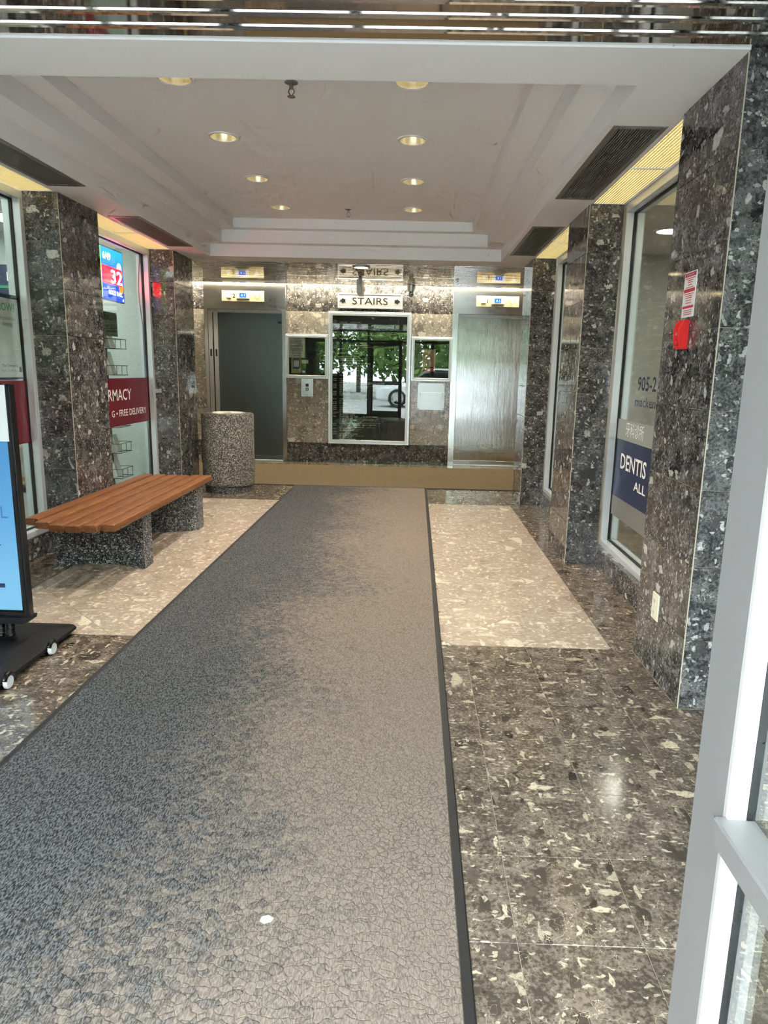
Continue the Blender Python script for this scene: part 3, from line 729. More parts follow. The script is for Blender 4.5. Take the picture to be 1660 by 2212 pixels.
# steel drop box plate
t = thing('steel_wall_pocket', 'square polished steel wall plate with a shallow pocket tray', 'wall pocket', (.228, YW, .80))
obj('plate', box((.032, YW-.010, .803), (.425, YW+.002, 1.19), .002), 'steel_mirror', t)
obj('pocket', MB().box((.075, YW-.055, .95), (.395, YW-.050, 1.055), .001).box((.075, YW-.055, .945), (.395, YW-.009, .951)).box((.075, YW-.055, .95), (.080, YW-.009, 1.055)).box((.390, YW-.055, .95), (.395, YW-.009, 1.055)), 'steel_mirror', t)
for x in (.048, .41):
    for z in (.82, 1.172): obj('screw', MB().lathe([(0, -.003), (.006, -.003), (.007, 0)], (x, YW-.010, z), 10, 1), 'ink_grey', t)
# STAIRS sign
t = thing('stairs_sign', 'white STAIRS sign with black arrows pointing both ways', 'sign', (-.67, YW-.03, 2.2))
obj('sign_box', box((-1.126, YW-.055, 2.202), (-.214, YW+.002, 2.405), .004), 'white_gloss', t)
obj('rim', MB().ring((-1.126, 2.202, -.214, 2.405), (-1.108, 2.22, -.232, 2.387), YW-.060, YW-.054, 1), 'alu_bright', t)
text('STAIRS', (-.67, YW-.0565, 2.258), RX, UZ, .097, 'ink', t, width=.50, align='CENTER', res=6)
for s in (-1, 1):
    xc = -.67+s*.375
    pts = [(xc+s*.05, 2.303), (xc, 2.345), (xc, 2.326), (xc-s*.028, 2.326), (xc-s*.028, 2.280), (xc, 2.280), (xc, 2.261)]
    pz = [(q, p) for p, q in pts]
    obj('arrow', MB().prism(pz if s < 0 else pz[::-1], YW-.057, YW-.0545, 1), 'ink', t)
# exit sign, edge on
t = thing('exit_sign', 'hanging red exit sign seen edge-on below the metal slats', 'exit sign', (-.73, 9.2, 2.28))
obj('housing', box((-.765, 9.0, 2.285), (-.70, 9.36, 2.46), .005), 'white_gloss', t)
obj('canopy', box((-.755, 9.12, 2.46), (-.71, 9.24, 2.502), .003), 'white_gloss', t)
obj('face', box((-.7005, 9.015, 2.30), (-.696, 9.345, 2.445)), 'white_gloss', t)
text('EXIT', (-.6945, 9.035, 2.325), (0, 1, 0), UZ, .095, 'red_plastic', t, width=.29)
# turret camera
t = thing('security_camera', 'grey turret security camera under the metal slats beside STAIRS sign', 'camera', (-.09, 9.9, 2.33))
obj('base', MB().lathe([(.0, 0), (.058, 0), (.058, -.028), (.052, -.05), (.047, -.085), (0, -.085)], (-.092, 9.9, ZL+.003), 28), 'alu', t, smooth=40)
obj('ball', MB().lathe([(.046*math.sin(a*math.pi/14), -.115-.046*math.cos(a*math.pi/14)+.0) for a in range(15)], (-.092, 9.895, ZL+.003), 28), 'alu', t, smooth=True)
for x in (-.105, -.080): obj('lens', MB().lathe([(0, -.004), (.011, -.004), (.011, .02)], (x, 9.852, 2.372), 16, 1), 'black_gloss', t)
# sprinklers
def sprinkler(x, y, z, label, mat='steel_plain'):
    t = thing('sprinkler', label, 'sprinkler', (x, y, z), None)
    obj('escutcheon', MB().lathe([(.034, .001), (.034, -.004), (.018, -.009), (.011, -.010), (.011, -.03), (.0, -.03)], (x, y, z), 20), mat, t, smooth=40)
    obj('frame_arm', MB().tube([(x-.008, y, z-.028), (x-.015, y, z-.045), (x-.003, y, z-.066)], .0035, 6).tube([(x+.008, y, z-.028), (x+.015, y, z-.045), (x+.003, y, z-.066)], .0035, 6), mat, t)
    obj('deflector', MB().lathe([(0, -.064), (.02, -.066), (.021, -.069), (0, -.071)], (x, y, z), 16), mat, t)
sprinkler(-.676, 3.90, ZTOP, 'dark pendant sprinkler head near the entrance end of coffer', 'vent_paint')
sprinkler(-.655, 6.74, ZTOP, 'pendant sprinkler head near the elevator end of coffer')
sprinkler(-1.80, 9.2, ZL+.003, 'sprinkler head under metal slats before dark elevator door')
sprinkler(.50, 9.2, ZL+.003, 'sprinkler head under metal slats before bright elevator door')

# ------------------------------------------------------------------ carpets
t = thing('carpet_runner', 'long soiled grey brown carpet runner with black rubber edges', 'carpet', ((CLX+CRX)/2, 4.0, 0))
obj('pile', box((CLX+.026, -.05, 0), (CRX-.026, CY1, .010), .003), 'carpet_runner', t)
for a in (CLX, CRX-.03): obj('rubber_edge', box((a, -.05, 0), (a+.03, CY1+.004, .0075), .0035), 'rubber', t)
t = thing('lobby_mat', 'wide golden brown mat lying before the elevators', 'mat', (-.8, 8.95, 0))
obj('pile', box((-3.3, 8.06, 0), (1.75, 9.82, .010), .003), 'carpet_gold', t)
obj('rubber_edge', box((-3.3, 8.035, 0), (1.75, 8.066, .0085), .003), 'rubber', t)
sc = MB().prism([(-.350, 1.470), (-.338, 1.463), (-.322, 1.470), (-.318, 1.481), (-.333, 1.490), (-.348, 1.484)], .0101, .0115)
tag(obj('paper_scrap', sc, 'paper'), 'tiny white paper scrap lying on the soiled runner', 'paper scrap')

# ------------------------------------------------------------------ bench
t = thing('bench', 'slatted cedar bench on two curved pebble concrete bases', 'bench', (-2.09, 5.03, 0))
ends0 = (4.13, 4.055, 4.01, 3.995, 3.995, 4.01); ends1 = (6.03, 6.06, 6.07, 6.07, 6.06, 6.03)
W0 = -2.392; PW = .1055
for k in range(6):
    x0 = W0+k*PW; x1 = x0+PW-.014
    z = .352+.012*abs(k-2.5)/2.5
    m = MB(); a, b = ends0[k], ends1[k]; r = .013
    sec = [(x0+r, z), (x1-r, z), (x1-.004, z+.004), (x1, z+r), (x1, z+.048-r), (x1-.004, z+.044), (x1-r, z+.048), (x0+r, z+.048), (x0+.004, z+.044), (x0, z+.048-r), (x0, z+r), (x0+.004, z+.004)]
    cxm = (x0+x1)/2; czm = z+.024
    yst = [(a, .82), (a+.006, .95), (a+.016, 1), (b-.016, 1), (b-.006, .95), (b, .82)]
    n = len(sec)
    for y, s in yst: m.v += [(cxm+(p[0]-cxm)*(s if s > .9 else .93), y, czm+(p[1]-czm)*s) for p in sec]
    m.f = [(j*n+i, (j+1)*n+i, (j+1)*n+(i+1) % n, j*n+(i+1) % n) for j in range(len(yst)-1) for i in range(n)]+[tuple(range(n)), tuple(range((len(yst)-1)*n, len(yst)*n))[::-1]]
    obj('slat', m, 'cedar', t, at=(cxm, (a+b)/2, z), smooth=35)
def base(y_out, y_in, bulge):
    pts = []; N = 14
    xa, xb = -2.388, -1.795
    for i in range(N+1):
        u = i/N; pts.append((xa+(xb-xa)*u, y_out+bulge*(1-(2*u-1)**2)))
    for i in range(N, -1, -1):
        u = i/N; pts.append((xa+(xb-xa)*u, y_in+bulge*(1-(2*u-1)**2)))
    ar = sum(pts[k][0]*pts[(k+1) % len(pts)][1]-pts[(k+1) % len(pts)][0]*pts[k][1] for k in range(len(pts)))
    obj('base', MB().prism(pts if ar > 0 else pts[::-1], 0, .357), 'aggregate_bench', t, at=((xa+xb)/2, y_out, 0), smooth=50)
base(4.475, 4.63, .095); base(5.80, 5.645, -.095)

# ------------------------------------------------------------------ litter can
cx_, cy_ = -2.055, 7.63
t = thing('litter_can', 'round pebble-finish concrete litter can with steel funnel top', 'litter can', (cx_, cy_, 0))
obj('plinth', MB().lathe([(0, 0), (.252, 0), (.256, .01), (.256, .065), (.25, .075)], (cx_, cy_, 0), 48), 'aggregate_bench', t, smooth=40)
obj('body', MB().lathe([(.24, .07), (.266, .072), (.278, .085), (.282, .105), (.282, .845), (.279, .853), (.272, .857), (.225, .857), (.21, .84)], (cx_, cy_, 0), 64), 'aggregate_can', t, smooth=40)
obj('funnel', MB().lathe([(.228, .856), (.226, .862), (.215, .861), (.10, .80), (.095, .74)], (cx_, cy_, 0), 48), 'steel_mirror', t, smooth=40)

# ------------------------------------------------------------------ poster stand
px0, px1, pz0, pz1, py_ = -2.33, -1.772, .185, 1.257, 3.05
t = thing('poster_stand', 'black wheeled poster stand with blue poster on springs', 'sign stand', (-2.04, 3.0, 0))
f = obj('panel', box((px0, py_-.004, pz0), (px1, py_+.028, pz1), .004), 'black_gloss', t)
obj('snap_frame', MB().ring((px0, pz0, px1, pz1), (px0+.032, pz0+.032, px1-.032, pz1-.032), py_-.012, py_+.0, 1), 'black_gloss', t)
obj('frame_lip', MB().ring((px0+.010, pz0+.010, px1-.010, pz1-.010), (px0+.022, pz0+.022, px1-.022, pz1-.022), py_-.017, py_-.010, 1), 'black_plastic', t)
po = obj('poster', box((px0+.02, py_-.0065, pz0+.022), (px1-.022, py_-.0042, pz1-.03)), 'poster_blue', t)
obj('poster_edge', box((px1-.030, py_-.0068, pz0+.022), (px1-.026, py_-.0062, .78)), 'paper', po)
obj('taped_sheet', box((px0+.05, py_-.0195, 1.005), (px1-.018, py_-.018, 1.252)), 'paper_white2', t)
text('DENTAL', (px1-.055, py_-.0072, .655), RX, UZ, .062, 'blue_ink', po, align='RIGHT') if False else text('AL', (px1-.062, py_-.0072, .655), RX, UZ, .058, 'blue_ink', po, align='RIGHT')
text('Y', (px1-.105, py_-.0072, .475), RX, UZ, .06, 'navy', po, align='RIGHT')
obj('print_bar', box((px1-.16, py_-.0075, .325), (px1-.105, py_-.0068, .345)), 'navy', po)
obj('bottom_rail', MB().prism([(-2.33, .187), (-2.31, .160), (-1.79, .160), (-1.766, .187)] if False else [(.187, -2.335), (.187, -1.766), (.168, -1.772), (.156, -1.80), (.156, -2.30), (.168, -2.33)], py_-.03, py_+.045, 1), 'black_plastic', t)
for x in (-1.925, -1.88):
    pts = [(x+.0165*math.cos(a*.5), py_+.01+.0165*math.sin(a*.5), .075+.085*a/150) for a in range(151)]
    obj('spring', MB().tube(pts, .0032, 6), 'black_gloss', t, smooth=True)
for x in (-2.20, -2.155):
    pts = [(x+.0165*math.cos(a*.5), py_+.01+.0165*math.sin(a*.5), .075+.085*a/150) for a in range(151)]
    obj('spring', MB().tube(pts, .0032, 6), 'black_gloss', t, smooth=True)
def rr(x0, x1, y0, y1, r, z, n=5):
    o = []
    for cx2, cy2, a0 in ((x1-r, y1-r, 0), (x0+r, y1-r, 90), (x0+r, y0+r, 180), (x1-r, y0+r, 270)):
        for i in range(n+1):
            a = math.radians(a0+90*i/n); o.append((cx2+r*math.cos(a), cy2+r*math.sin(a), z))
    return o
loops = [rr(-2.37, -1.70, 2.55, 3.33, .05, .022), rr(-2.38, -1.69, 2.54, 3.34, .05, .032), rr(-2.375, -1.695, 2.545, 3.335, .05, .042), rr(-2.30, -1.775, 2.80, 3.20, .06, .080), rr(-2.28, -1.80, 2.84, 3.18, .05, .083)]
m = MB(); n = len(loops[0])
for L in loops: m.v += L
m.f = [(j*n+i, j*n+(i+1) % n, (j+1)*n+(i+1) % n, (j+1)*n+i) for j in range(len(loops)-1) for i in range(n)]+[tuple(range(n))[::-1], tuple(range((len(loops)-1)*n, len(loops)*n))]
obj('wheeled_base', m, 'black_plastic', t, smooth=30)
for x, y in ((-1.690, 2.69), (-1.690, 3.05), (-2.375, 2.62), (-2.375, 3.05)):
    s = 1 if x > -2 else -1
    w_ = obj('caster', MB().lathe([(0, -.010), (.026, -.010), (.030, -.006), (.030, .006), (.026, .010), (0, .010)], (x+s*.004, y, .030), 24, 0), 'paper_white2', t, smooth=40)
    pts = [(x+s*.006, y+.034*math.cos(math.radians(a)), .030+.034*math.sin(math.radians(a))) for a in range(-20, 171, 12)]
    obj('caster_hood', MB().tube(pts, .012, 8), 'black_gloss', w_, smooth=True)

# ------------------------------------------------------------------ fittings on the near right pilaster
NX = (-1, 0, 0)
t = thing('fire_pull_station', 'red fire alarm pull station on the stone pilaster', 'fire alarm', (XR-.02, 3.01, 1.465))
py0, py1 = 2.980, 3.045
side = [(-.001, 1.466), (.018, 1.466), (.027, 1.480), (.035, 1.515), (.034, 1.548), (.027, 1.572), (.016, 1.585), (-.001, 1.585)]
obj('housing', MB().prism([(z, XR-d) for d, z in side][::-1], py0, py1, 1), 'red_plastic', t)
for ra in (py0+.004, py1-.016): obj('rib', MB().prism([(z, XR-d-.006*(0 < d)) for d, z in side][::-1], ra, ra+.012, 1), 'red_plastic', t)
obj('pull_handle', box((XR-.043, py0+.018, 1.487), (XR-.030, py1-.018, 1.501), .003), 'red_plastic', t)
text('FIRE', (XR-.0362, py1-.018, 1.52), (0, -1, 0), UZ, .014, 'white_gloss', t, width=.030)
t = thing('fire_notice', 'white and red printed fire instruction notice above the pull station', 'notice', (XR, 3.0, 1.595))
obj('sheet', box((XR-.0025, 2.945, 1.596), (XR+.001, 3.072, 1.778)), 'paper', t)
for a, b in ((1.758, 1.774), (1.696, 1.710), (1.632, 1.642)): obj('header_band', box((XR-.0032, 2.951, a), (XR-.0024, 3.066, b)), 'red_ink', t)
for z, w in ((1.750, .10), (1.742, .06), (1.734, .05), (1.724, .04), (1.714, .08), (1.688, .10), (1.680, .07), (1.672, .07), (1.662, .06), (1.652, .06), (1.622, .09), (1.614, .09), (1.606, .08)):
    obj('print_line', box((XR-.0032, 3.008-w/2, z), (XR-.0024, 3.008+w/2, z+.003)), 'red_ink', t)
text('IN CASE OF FIRE', (XR-.0036, 3.008, 1.7625), (0, -1, 0), UZ, .007, 'paper', t, width=.07, align='CENTER')
t = thing('wall_outlet', 'ivory duplex power outlet low on the stone pilaster', 'outlet', (XR, 3.03, .26))
obj('plate', box((XR-.008, 2.990, .265), (XR+.001, 3.070, .388), .003), 'ivory', t)
for z in (.300, .353):
    r_ = obj('receptacle', box((XR-.011, 3.012, z-.017), (XR-.007, 3.048, z+.017), .002), 'ivory', t)
    for y in (3.023, 3.037): obj('slot', box((XR-.0115, y-.0015, z-.006), (XR-.0105, y+.0015, z+.008)), 'ink_grey', r_)

# ------------------------------------------------------------------ open glass door beside the camera
DXL = .40
leaf = struct(croot('door_3', (.42, .4, 0)), 'open aluminium framed glass entrance door')
ya, yb = -.05, .872
for nm, a, b in (('lock_stile', yb-.090, yb), ('hinge_stile', ya, ya+.09)):
    obj(nm, box((DXL, a, .01), (DXL+.045, b, 2.13), .003), 'alu_door', leaf)
obj('stile_lit_face', MB().box((DXL+.0025, yb-.0945, .2), (DXL+.0265, yb-.088, 2.06), .001), 'alu_door_lit', leaf)  # strip over the stile's camera side, painted brighter for the daylight on it
obj('bottom_rail', box((DXL, ya+.09, .01), (DXL+.045, yb-.09, .20), .003), 'alu_door', leaf)
obj('top_rail', box((DXL, ya+.09, 2.06), (DXL+.045, yb-.09, 2.13), .003), 'alu_door', leaf)
obj('push_bar', box((DXL-.012, ya+.05, .775), (DXL+.038, yb-.086, .812), .003), 'alu_door', leaf)
obj('gasket', MB().box((DXL+.026, yb-.096, .20), (DXL+.040, yb-.088, 2.06)), 'gasket', leaf)
obj('pane', box((DXL+.031, ya+.085, .20), (DXL+.036, yb-.085, 2.06)), 'glass', leaf)

# ------------------------------------------------------------------ window graphics (right: dentist)
NY, PYV = (0, -1, 0), (0, 1, 0)
w = win[1]; gx_ = GXR-.0042
y0, y1 = PR[0][1]+.05, PR[1][0]-.05
for nm, z0, z1, mt in (('grey_band', .928, 1.063, 'band_sage'), ('navy_band', .530, .928, 'navy'), ('lower_grey_band', .392, .530, 'band_grey')):
    obj(nm, box((gx_-.0006, y0, z0), (gx_, y1, z1)), mt, w)
gt = gx_-.0012
text('905-2', (gt, 4.51, 1.265), NY, UZ, .088, 'navy', w, width=.345, bold=.012)
text('macken', (gt, 4.535, 1.165), NY, UZ, .062, 'navy', w, width=.385)
text('牙科诊所', (gt, 4.68, .965), NY, UZ, .075, 'letter_white', w, width=.37)
text('DENTIS', (gt, 4.735, .737), NY, UZ, .105, 'letter_white', w, width=.53, bold=.015)
text('ALL', (gt, 4.415, .635), NY, UZ, .060, 'letter_white', w, width=.23, bold=.015)
w = win[2]; y0, y1 = PR[1][1]+.05, PR[2][0]-.05
for nm, z0, z1, mt in (('grey_band', .928, 1.063, 'band_sage'), ('navy_band', .530, .928, 'navy'), ('lower_grey_band', .392, .530, 'band_grey')):
    obj(nm, box((gx_-.0006, y0, z0), (gx_, y1-.35, z1)), mt, w)
# left: pharmacy bands
for k, (a, b) in ((3, (PL[0][1], PL[1][0])), (4, (PL[1][1], PL[2][0]))):
    obj('burgundy_band', box((GXL+.0036, a+.05, .80), (GXL+.0042, b-.05, 1.228)), 'burgundy', win[k])
gl = GXL+.0048
text('PHARMACY', (gl, 6.62, 1.03), PYV, UZ, .105, 'letter_white', win[4], width=.80, align='RIGHT', bold=.008)
text('G • FREE DELIVERY', (gl, 6.965, .885), PYV, UZ, .062, 'letter_white', win[4], width=.80, align='RIGHT', bold=.006)

# ------------------------------------------------------------------ pharmacy behind the left windows
struct(obj('wall_shop_far', box((-6.4, 7.44, 0), (GXL-.07, 7.59, 2.75)), 'shop_wall'))
struct(obj('wall_shop_back', box((-6.5, 2.6, 0), (-6.4, 7.59, 2.75)), 'shop_wall'))
struct(obj('wall_shop_near', box((-6.4, 2.82, 0), (GXL-.07, 2.9, 2.75)), 'shop_wall'))
struct(obj('floor_shop', box((-6.4, 2.9, 0), (GXL-.07, 7.44, .01)), 'shop_floor'))
struct(obj('ceiling_shop', box((-6.5, 2.82, 2.65), (GXL-.06, 7.6, 2.75)), 'paint_white'))
for x in (-3.6, -5.2):
    for y in (3.9, 5.4, 6.7):
        p_ = thing('shop_ceiling_light', 'flat white ceiling light inside the pharmacy', 'ceiling light', (x, y, 2.62), 'pharmacy ceiling lights')
        obj('frame', MB().ring((x-.32, y-.32, x+.32, y+.32), (x-.29, y-.29, x+.29, y+.29), 2.625, 2.651, 2), 'white_gloss', p_)
        obj('diffuser', box((x-.30, y-.30, 2.632), (x+.30, y+.30, 2.64)), 'shop_light', p_)
# lottery sign (lit)
LXP = GXL-.10; ly0, ly1, lz0, lz1 = 6.32, 6.83, 1.925, 2.375
t = thing('lottery_sign', 'lit blue lottery sign with red LED number inside the window', 'lit sign', (LXP-.02, 6.6, lz0))
obj('case', box((LXP-.035, ly0-.125, lz0-.006), (LXP-.002, ly1+.012, lz1+.008), .003), 'black_gloss', t)
obj('face', box((LXP-.003, ly0+.05, lz0), (LXP, ly1, lz1)), 'lottery_blue', t)
obj('side_panel', box((LXP-.003, ly0-.12, lz0+.01), (LXP, ly0+.05, lz1)), 'lot_green', t)
obj('led_window', box((LXP-.0015, ly0+.06, 2.068), (LXP+.001, ly1-.03, 2.218)), 'led_red', t)
def disc(y, z, r, x, mat, name): obj(name, MB().lathe([(0, 0), (r, 0), (r, -.001)], (x, y, z), 28, 0), mat, t)
disc(6.76, 2.18, .055, LXP+.0006, 'lot_orange', 'gold_ball_mark'); disc(6.75, 2.225, .05, LXP+.0008, 'lot_white', 'ball_highlight')
disc(6.775, 2.05, .05, LXP+.0006, 'lot_orange', 'orange_mark')
text('32', (LXP+.0025, 6.56, 2.08), PYV, UZ, .12, 'led_white', t, width=.24, bold=.02)
text('6/49', (LXP+.002, 6.40, 2.275), PYV, UZ, .06, 'lot_white', t, width=.17, bold=.03)
text('SUPER', (LXP+.002, 6.35, 2.262), PYV, UZ, .03, 'lot_white', t, width=.2, bold=.02) if False else None
text('GOLD BALL', (LXP+.002, 6.49, 1.975), PYV, UZ, .042, 'lot_white', t, width=.30, bold=.02)
disc(6.805, 1.945, .012, LXP+.0015, 'lot_white', 'round_mark')
for yw in (6.30, 6.63): obj('hanging_wire', MB().tube([(LXP-.015, yw, lz1), (LXP-.015, yw, 2.652)], .0015, 5), 'alu', t)
# walk-in clinic sign, stuck to the inside of the glass
t = thing('walk_in_clinic_sign', 'grey green WALK-IN CLINIC paper sign on the inside of the window', 'sign', (GXL-.006, 6.22, 1.595))
obj('sheet', box((GXL-.0065, 6.02, 1.595), (GXL-.0045, 6.41, 1.80)), 'sign_green', t)
for y in (6.03, 6.39): obj('tape', box((GXL-.0046, y, 1.785), (GXL-.0029, y+.015, 1.798)), 'paper', t)
text('WALK-IN', (GXL-.0040, 6.395, 1.735), PYV, UZ, .042, 'ink', t, width=.26, align='RIGHT', bold=.02)
text('CLINIC', (GXL-.0040, 6.405, 1.632), PYV, UZ, .052, 'ink', t, width=.24, align='RIGHT', bold=.02)
# wire card rack
RZ = (.25, .5, .75, 1.0, 1.25, 1.5)
t = thing('wire_card_rack', 'black wire rack of leaflets and bags behind the pharmacy window', 'rack', (-2.98, 6.820, 0))
obj('base', box((-3.14, 6.650, .010), (-2.84, 6.950, .035), .005), 'wire', t)
obj('post', MB().tube([(-2.99, 6.800, .03), (-2.99, 6.800, 1.63)], .009, 8), 'wire', t)
for k, z in enumerate(RZ):
    pk = MB()
    for zz in (z, z+.09): pk.tube([(-2.98, 6.690, zz), (-2.86, 6.690, zz), (-2.86, 6.970, zz), (-2.98, 6.970, zz), (-2.98, 6.690, zz)], .003, 5)
    for y in (6.710, 6.830, 6.950): pk.tube([(-2.98, y, z), (-2.86, y, z), (-2.86, y, z+.09)], .003, 5)
    obj('wire_pocket', pk, 'wire', t)
for k, z in enumerate(RZ):
    for j, y in enumerate((6.697, 6.821)):
        hgt = .17+.05*((k+j) % 2)
        tag(obj('leaflet', MB().prism([(z+.002, -2.957), (z+.002, -2.943), (z+hgt, -2.957-.19*hgt), (z+hgt, -2.963-.19*hgt)], y, y+.091, 1), ('card', 'paper', 'paper_grey')[(k+2*j) % 3]), 'leaflet standing in the wire rack, %s pocket, %s half' % (('lowest', 'second lowest', 'third lowest', 'third highest', 'second highest', 'highest')[k], ('bench-side', 'elevator-side')[j]), 'leaflet', 'leaflets in the wire rack')
# poster behind the near-left glass
t = thing('window_poster', 'pale grey poster with green heading inside pharmacy window by the bench', 'poster', (GXL-.006, 4.5, 1.24))
obj('sheet', box((GXL-.0065, 4.2, 1.245), (GXL-.0045, 4.815, 1.775)), 'paper_grey', t)
obj('top_bar', box((GXL-.0064, 4.2, 1.762), (GXL-.0029, 4.815, 1.787)), 'navy', t)
obj('bottom_bar', box((GXL-.0064, 4.2, 1.236), (GXL-.0029, 4.815, 1.250)), 'navy', t)
text('KNOW?', (GXL-.0040, 4.775, 1.68), PYV, UZ, .052, 'green_ink', t, align='RIGHT', bold=.02)
text('and prescribe', (GXL-.0040, 4.77, 1.622), PYV, UZ, .026, 'ink_grey', t, align='RIGHT')
text('ailments.', (GXL-.0040, 4.74, 1.586), PYV, UZ, .026, 'ink_grey', t, align='RIGHT')
text('The Community', (GXL-.0040, 4.76, 1.318), PYV, UZ, .02, 'ink', t, align='RIGHT')
text('Find Out More', (GXL-.0040, 4.74, 1.285), PYV, UZ, .02, 'green_ink', t, align='RIGHT')
obj('logo_mark', MB().prism([(1.325, 4.785), (1.305, 4.80), (1.285, 4.785), (1.305, 4.77)], GXL-.0044, GXL-.0038, 0) if False else box((GXL-.0044, 4.775, 1.285), (GXL-.0038, 4.80, 1.32)), 'ink', t)
# shelving run with navy header
t = thing('pharmacy_shelf', 'white pharmacy shelf unit with navy header board', 'shelf', (-4.1, 6.9, 0))
obj('back_panel', box((-4.75, 7.38, .01), (-3.65, 7.42, 2.3)), 'white_gloss', t)
for x in (-4.775, -3.65): obj('side_panel', box((x, 7.05, .01), (x+.025, 7.42, 2.3)), 'white_gloss', t)
for z in (.1, .5, .9, 1.3, 1.66): obj('shelf_board', box((-4.75, 7.05, z), (-3.65, 7.38, z+.025)), 'wood_shelf', t)
obj('header_board', box((-4.775, 7.02, 1.98), (-3.625, 7.055, 2.28)), 'navy', t)
obj('header_stripe', box((-4.775, 7.015, 2.06), (-3.625, 7.022, 2.085)), 'green_ink', t)
text('ME', (-4.02, 7.014, 2.13), RX, UZ, .085, 'letter_white', t, bold=.02)
for z, sh in ((.925, 'middle'), (1.325, 'upper'), (1.685, 'top')):
    x = -4.72
    for j, (mt, cn) in enumerate((('navy', 'navy'), ('paper', 'white'), ('green_ink', 'green'), ('ivory', 'ivory'), ('red_ink', 'red'), ('blue_ink', 'blue'))):
        wd = .12+.05*((j*7+int(z*10)) % 3)/2; h = .14+.05*((j*5+int(z*20)) % 3)/2
        tag(obj('product_box', box((x, 7.10, z), (x+wd-.012, 7.10+.14, z+h), .002), mt), '%s product box standing on the %s pharmacy shelf' % (cn, sh), 'box', 'product boxes on the pharmacy shelf'); x += wd
# hanging power cord in window 4
pts = [(GXL-.02, 7.051, 2.41)]+[(GXL-.02, 7.051-.055*math.sin(math.pi*i/20), 2.36-.62*i/20) for i in range(21)]+[(GXL-.02, 7.051, 1.5), (GXL-.02, 7.051, .19)]
tag(obj('power_cord', MB().tube(pts, .005, 6), 'wire', smooth=True), 'dark power cord hanging down inside the pharmacy window frame', 'cord')

# ------------------------------------------------------------------ clinic behind the right windows
struct(obj('wall_clinic_far', box((GXR+.07, 7.05, 0), (4.6, 7.15, 2.75)), 'clinic_wall'))
struct(obj('wall_clinic_back', box((4.5, 2.82, 0), (4.6, 7.15, 2.75)), 'clinic_wall'))
struct(obj('wall_clinic_near', box((GXR+.07, 2.82, 0), (4.6, 2.9, 2.75)), 'clinic_wall'))
struct(obj('floor_clinic', box((GXR+.07, 2.9, 0), (4.5, 7.05, .012)), 'clinic_carpet'))
struct(obj('ceiling_clinic', box((GXR+.06, 2.82, 2.50), (4.6, 7.15, 2.6)), 'paint_white'))
for x, y in ((2.0, 5.9), (3.2, 5.9), (2.0, 4.0), (3.2, 4.0)):
    p_ = thing('clinic_downlight', 'round glowing ceiling light inside the dental clinic', 'ceiling light', (x, y, 2.48), 'clinic ceiling lights')
    obj('rim', MB().lathe([(.13, 0), (.13, -.012), (.105, -.014), (.10, -.004)], (x, y, 2.50), 32), 'white_gloss', p_, smooth=40)
    obj('lens', MB().lathe([(0, -.008), (.102, -.008), (.102, -.002)], (x, y, 2.50), 32), 'clinic_light', p_)

# ------------------------------------------------------------------ entrance front and the street behind the camera
fr = MB(); YF = -.10
for x0, x1 in ((-3.05, -2.97), (-2.20, -2.14), (-1.40, -1.34), (.445, .505), (1.25, 1.31), (1.67, 1.75)): fr.box((x0, YF-.05, 0), (x1, YF+.05, 2.47))
fr.box((-3.05, YF-.05, 2.13), (1.75, YF+.05, 2.19)); fr.box((-3.05, YF-.05, 2.43), (1.75, YF+.05, 2.53)); fr.box((-3.05, YF-.05, 0), (-1.40, YF+.05, .10)); fr.box((.505, YF-.05, 0), (1.75, YF+.05, .10))
wf = struct(obj('wall_front', fr, 'bronze_frame'), 'dark framed glass entrance front')
for x0, x1 in ((-2.97, -2.20), (-2.14, -1.40), (.505, 1.25), (1.31, 1.67)): obj('pane', box((x0, YF-.003, .1), (x1, YF+.003, 2.13)), 'glass', wf)
for x0, x1 in ((-2.97, -2.20), (-2.14, -1.40), (-1.34, .445), (.505, 1.25), (1.31, 1.67)): obj('transom_pane', box((x0, YF-.003, 2.19), (x1, YF+.003, 2.43)), 'glass', wf)
dl = struct(obj('door_4', MB().box((-1.335, YF-.022, .01), (-1.235, YF+.022, 2.125)).box((-.50, YF-.022, .01), (-.40, YF+.022, 2.125)).box((-1.235, YF-.022, .01), (-.50, YF+.022, .20)).box((-1.235, YF-.022, 2.04), (-.50, YF+.022, 2.125)).box((-1.235, YF-.022, .95), (-.50, YF+.022, 1.05)), 'bronze_frame'), 'closed dark framed leaf of the entrance doors')
obj('pane', box((-1.235, YF-.003, .2), (-.50, YF+.003, .95)), 'glass', dl); obj('pane', box((-1.235, YF-.003, 1.05), (-.50, YF+.003, 2.04)), 'glass', dl)
obj('push_bar', MB().tube([(-1.30, YF+.05, 1.0), (-.43, YF+.05, 1.0)], .014, 10), 'alu_bright', dl)
struct(obj('wall_vestibule_right', box((1.75, YF-.05, 0), (1.85, 2.8, 2.75)), 'stone_dark'))
struct(obj('wall_vestibule_left', box((-3.15, YF-.05, 0), (-3.05, 2.8, 2.75)), 'stone_dark'))
struct(obj('ground', box((-40, -60, -.12), (40, -.15, -.02)), 'asphalt'))
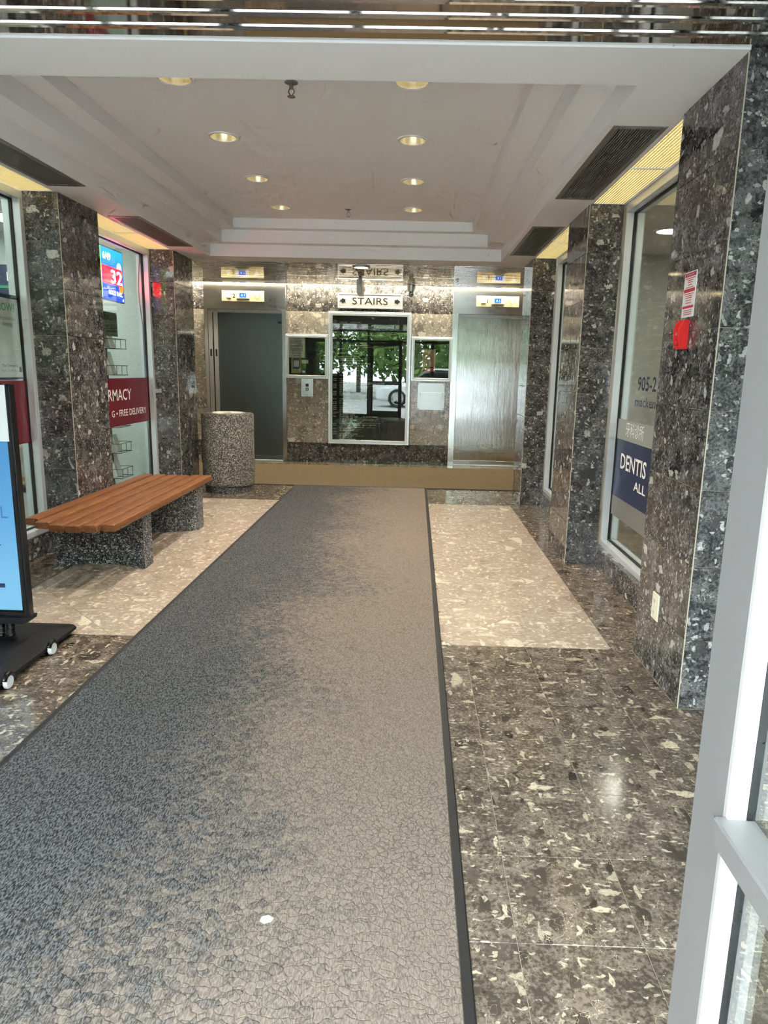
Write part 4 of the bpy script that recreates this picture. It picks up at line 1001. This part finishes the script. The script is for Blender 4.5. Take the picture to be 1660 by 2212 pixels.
# street trees
def tree(x, y, h, r, label):
    t = thing('tree', label, 'tree', (x, y, -.02), 'street trees opposite the entrance')
    obj('trunk', MB().tube([(x, y, -.05), (x+.05, y, h*.4), (x-.05, y+.05, h*.75)], .14, 8), 'bark', t)
    m = MB(); rg = random.Random(int(x*100+y*7))
    for i in range(2200):
        a = rg.uniform(0, 2*math.pi); c = rg.uniform(-1, 1); rr_ = r*(.55+.45*rg.random()); s = math.sqrt(1-c*c)
        p = Vector((x+rr_*s*math.cos(a), y+rr_*s*math.sin(a), h*.45+rr_*.85*c))
        u = Vector((rg.uniform(-1, 1), rg.uniform(-1, 1), rg.uniform(-1, 1))).normalized(); v = u.orthogonal().normalized(); q = .2
        m.add([p-u*q, p+v*q*.5, p+u*q, p-v*q*.5], [(0, 1, 2, 3)])
    o = obj('foliage', m, 'leaves', t); o['kind'] = 'stuff'
for x, y, h, r, lb_ in ((-13, -15, 6, 3.0, 0), (-6.5, -15.5, 6.5, 3.1, 0), (0, -15, 6.2, 3.1, 0), (6.5, -15.5, 6.4, 3.1, 0), (13, -15, 6, 3.0, 0), (-10.8, -24, 8, 3.4, 1), (-3.6, -24, 8.4, 3.4, 1), (3.6, -24, 8.2, 3.4, 1), (10.8, -24, 8, 3.4, 1)):
    tree(x, y, h, r, ('leafy green street tree beyond the entrance, front row', 'taller leafy tree beyond the entrance, back row')[lb_])
# parked car
t = thing('parked_car', 'white parked car seen reflected in the directory glass', 'car', (.7, -7.2, -.02))
cx0, cyc = -1.5, -7.2
def loft(st, mat, name):
    m = MB(); n = 12
    for x, z0, z1, hw in st:
        for k in range(n):
            a = 2*math.pi*(k+.5)/n; c_, s_ = math.cos(a), math.sin(a)
            e = .35; xx = math.copysign(abs(c_)**e, c_)*hw; zz = math.copysign(abs(s_)**e, s_)*(z1-z0)/2+(z0+z1)/2
            m.v.append((cx0+x, cyc+xx, zz))
    m.f = [(j*n+k, j*n+(k+1) % n, (j+1)*n+(k+1) % n, (j+1)*n+k) for j in range(len(st)-1) for k in range(n)]+[tuple(range(n))[::-1], tuple(range((len(st)-1)*n, len(st)*n))]
    return obj(name, m, mat, t, smooth=40)
loft([(0, .30, .62, .70), (.12, .2, .75, .82), (.9, .18, .88, .90), (1.5, .18, .95, .92), (3.2, .18, .98, .92), (4.2, .2, .95, .88), (4.45, .3, .8, .75)], 'car_white', 'body')
loft([(1.25, .86, .92, .70), (1.85, .86, 1.38, .68), (2.2, .86, 1.45, .66), (3.3, .86, 1.42, .66), (4.05, .86, 1.0, .70)], 'car_glass', 'greenhouse')
loft([(1.95, 1.36, 1.44, .60), (2.3, 1.40, 1.49, .62), (3.2, 1.38, 1.46, .62), (3.5, 1.30, 1.37, .58)], 'car_white', 'roof')
for x in (.82, 3.55):
    for s in (1, -1):
        c_ = (cx0+x, cyc+s*.80, .33)
        tw = obj('tyre', MB().lathe([(.20, -.10), (.32, -.11), (.345, -.08), (.345, .08), (.32, .11), (.20, .10)], c_, 36, 1), 'tyre', t, smooth=40)
        rm = MB().lathe([(.235, .10), (.245, .115), (.215, .118), (.205, .09)], (c_[0], c_[1]-.218*(s < 0), c_[2]), 36, 1) if False else MB()
        ysf = c_[1]+s*.112
        for k in range(10):
            a = 2*math.pi*(k//2)/5+(.14 if k % 2 else -.14)
            p = (c_[0]+.05*math.cos(a), ysf, .33+.05*math.sin(a)); q = (c_[0]+.22*math.cos(a), ysf, .33+.22*math.sin(a)); rm.tube([p, q], .013, 6)
        rm.tube([(c_[0]+.225*math.cos(i*math.pi/16), ysf, .33+.225*math.sin(i*math.pi/16)) for i in range(33)], .014, 6)
        rm.lathe([(0, 0), (.06, 0), (.06, -.02)], (c_[0], ysf, .33), 16, 1)
        obj('rim', rm, 'alu_bright', tw)
for s in (1, -1): obj('headlight', box((cx0+.02, cyc+s*.42-.16, .58), (cx0+.16, cyc+s*.42+.16, .70), .03), 'alu_bright', t)
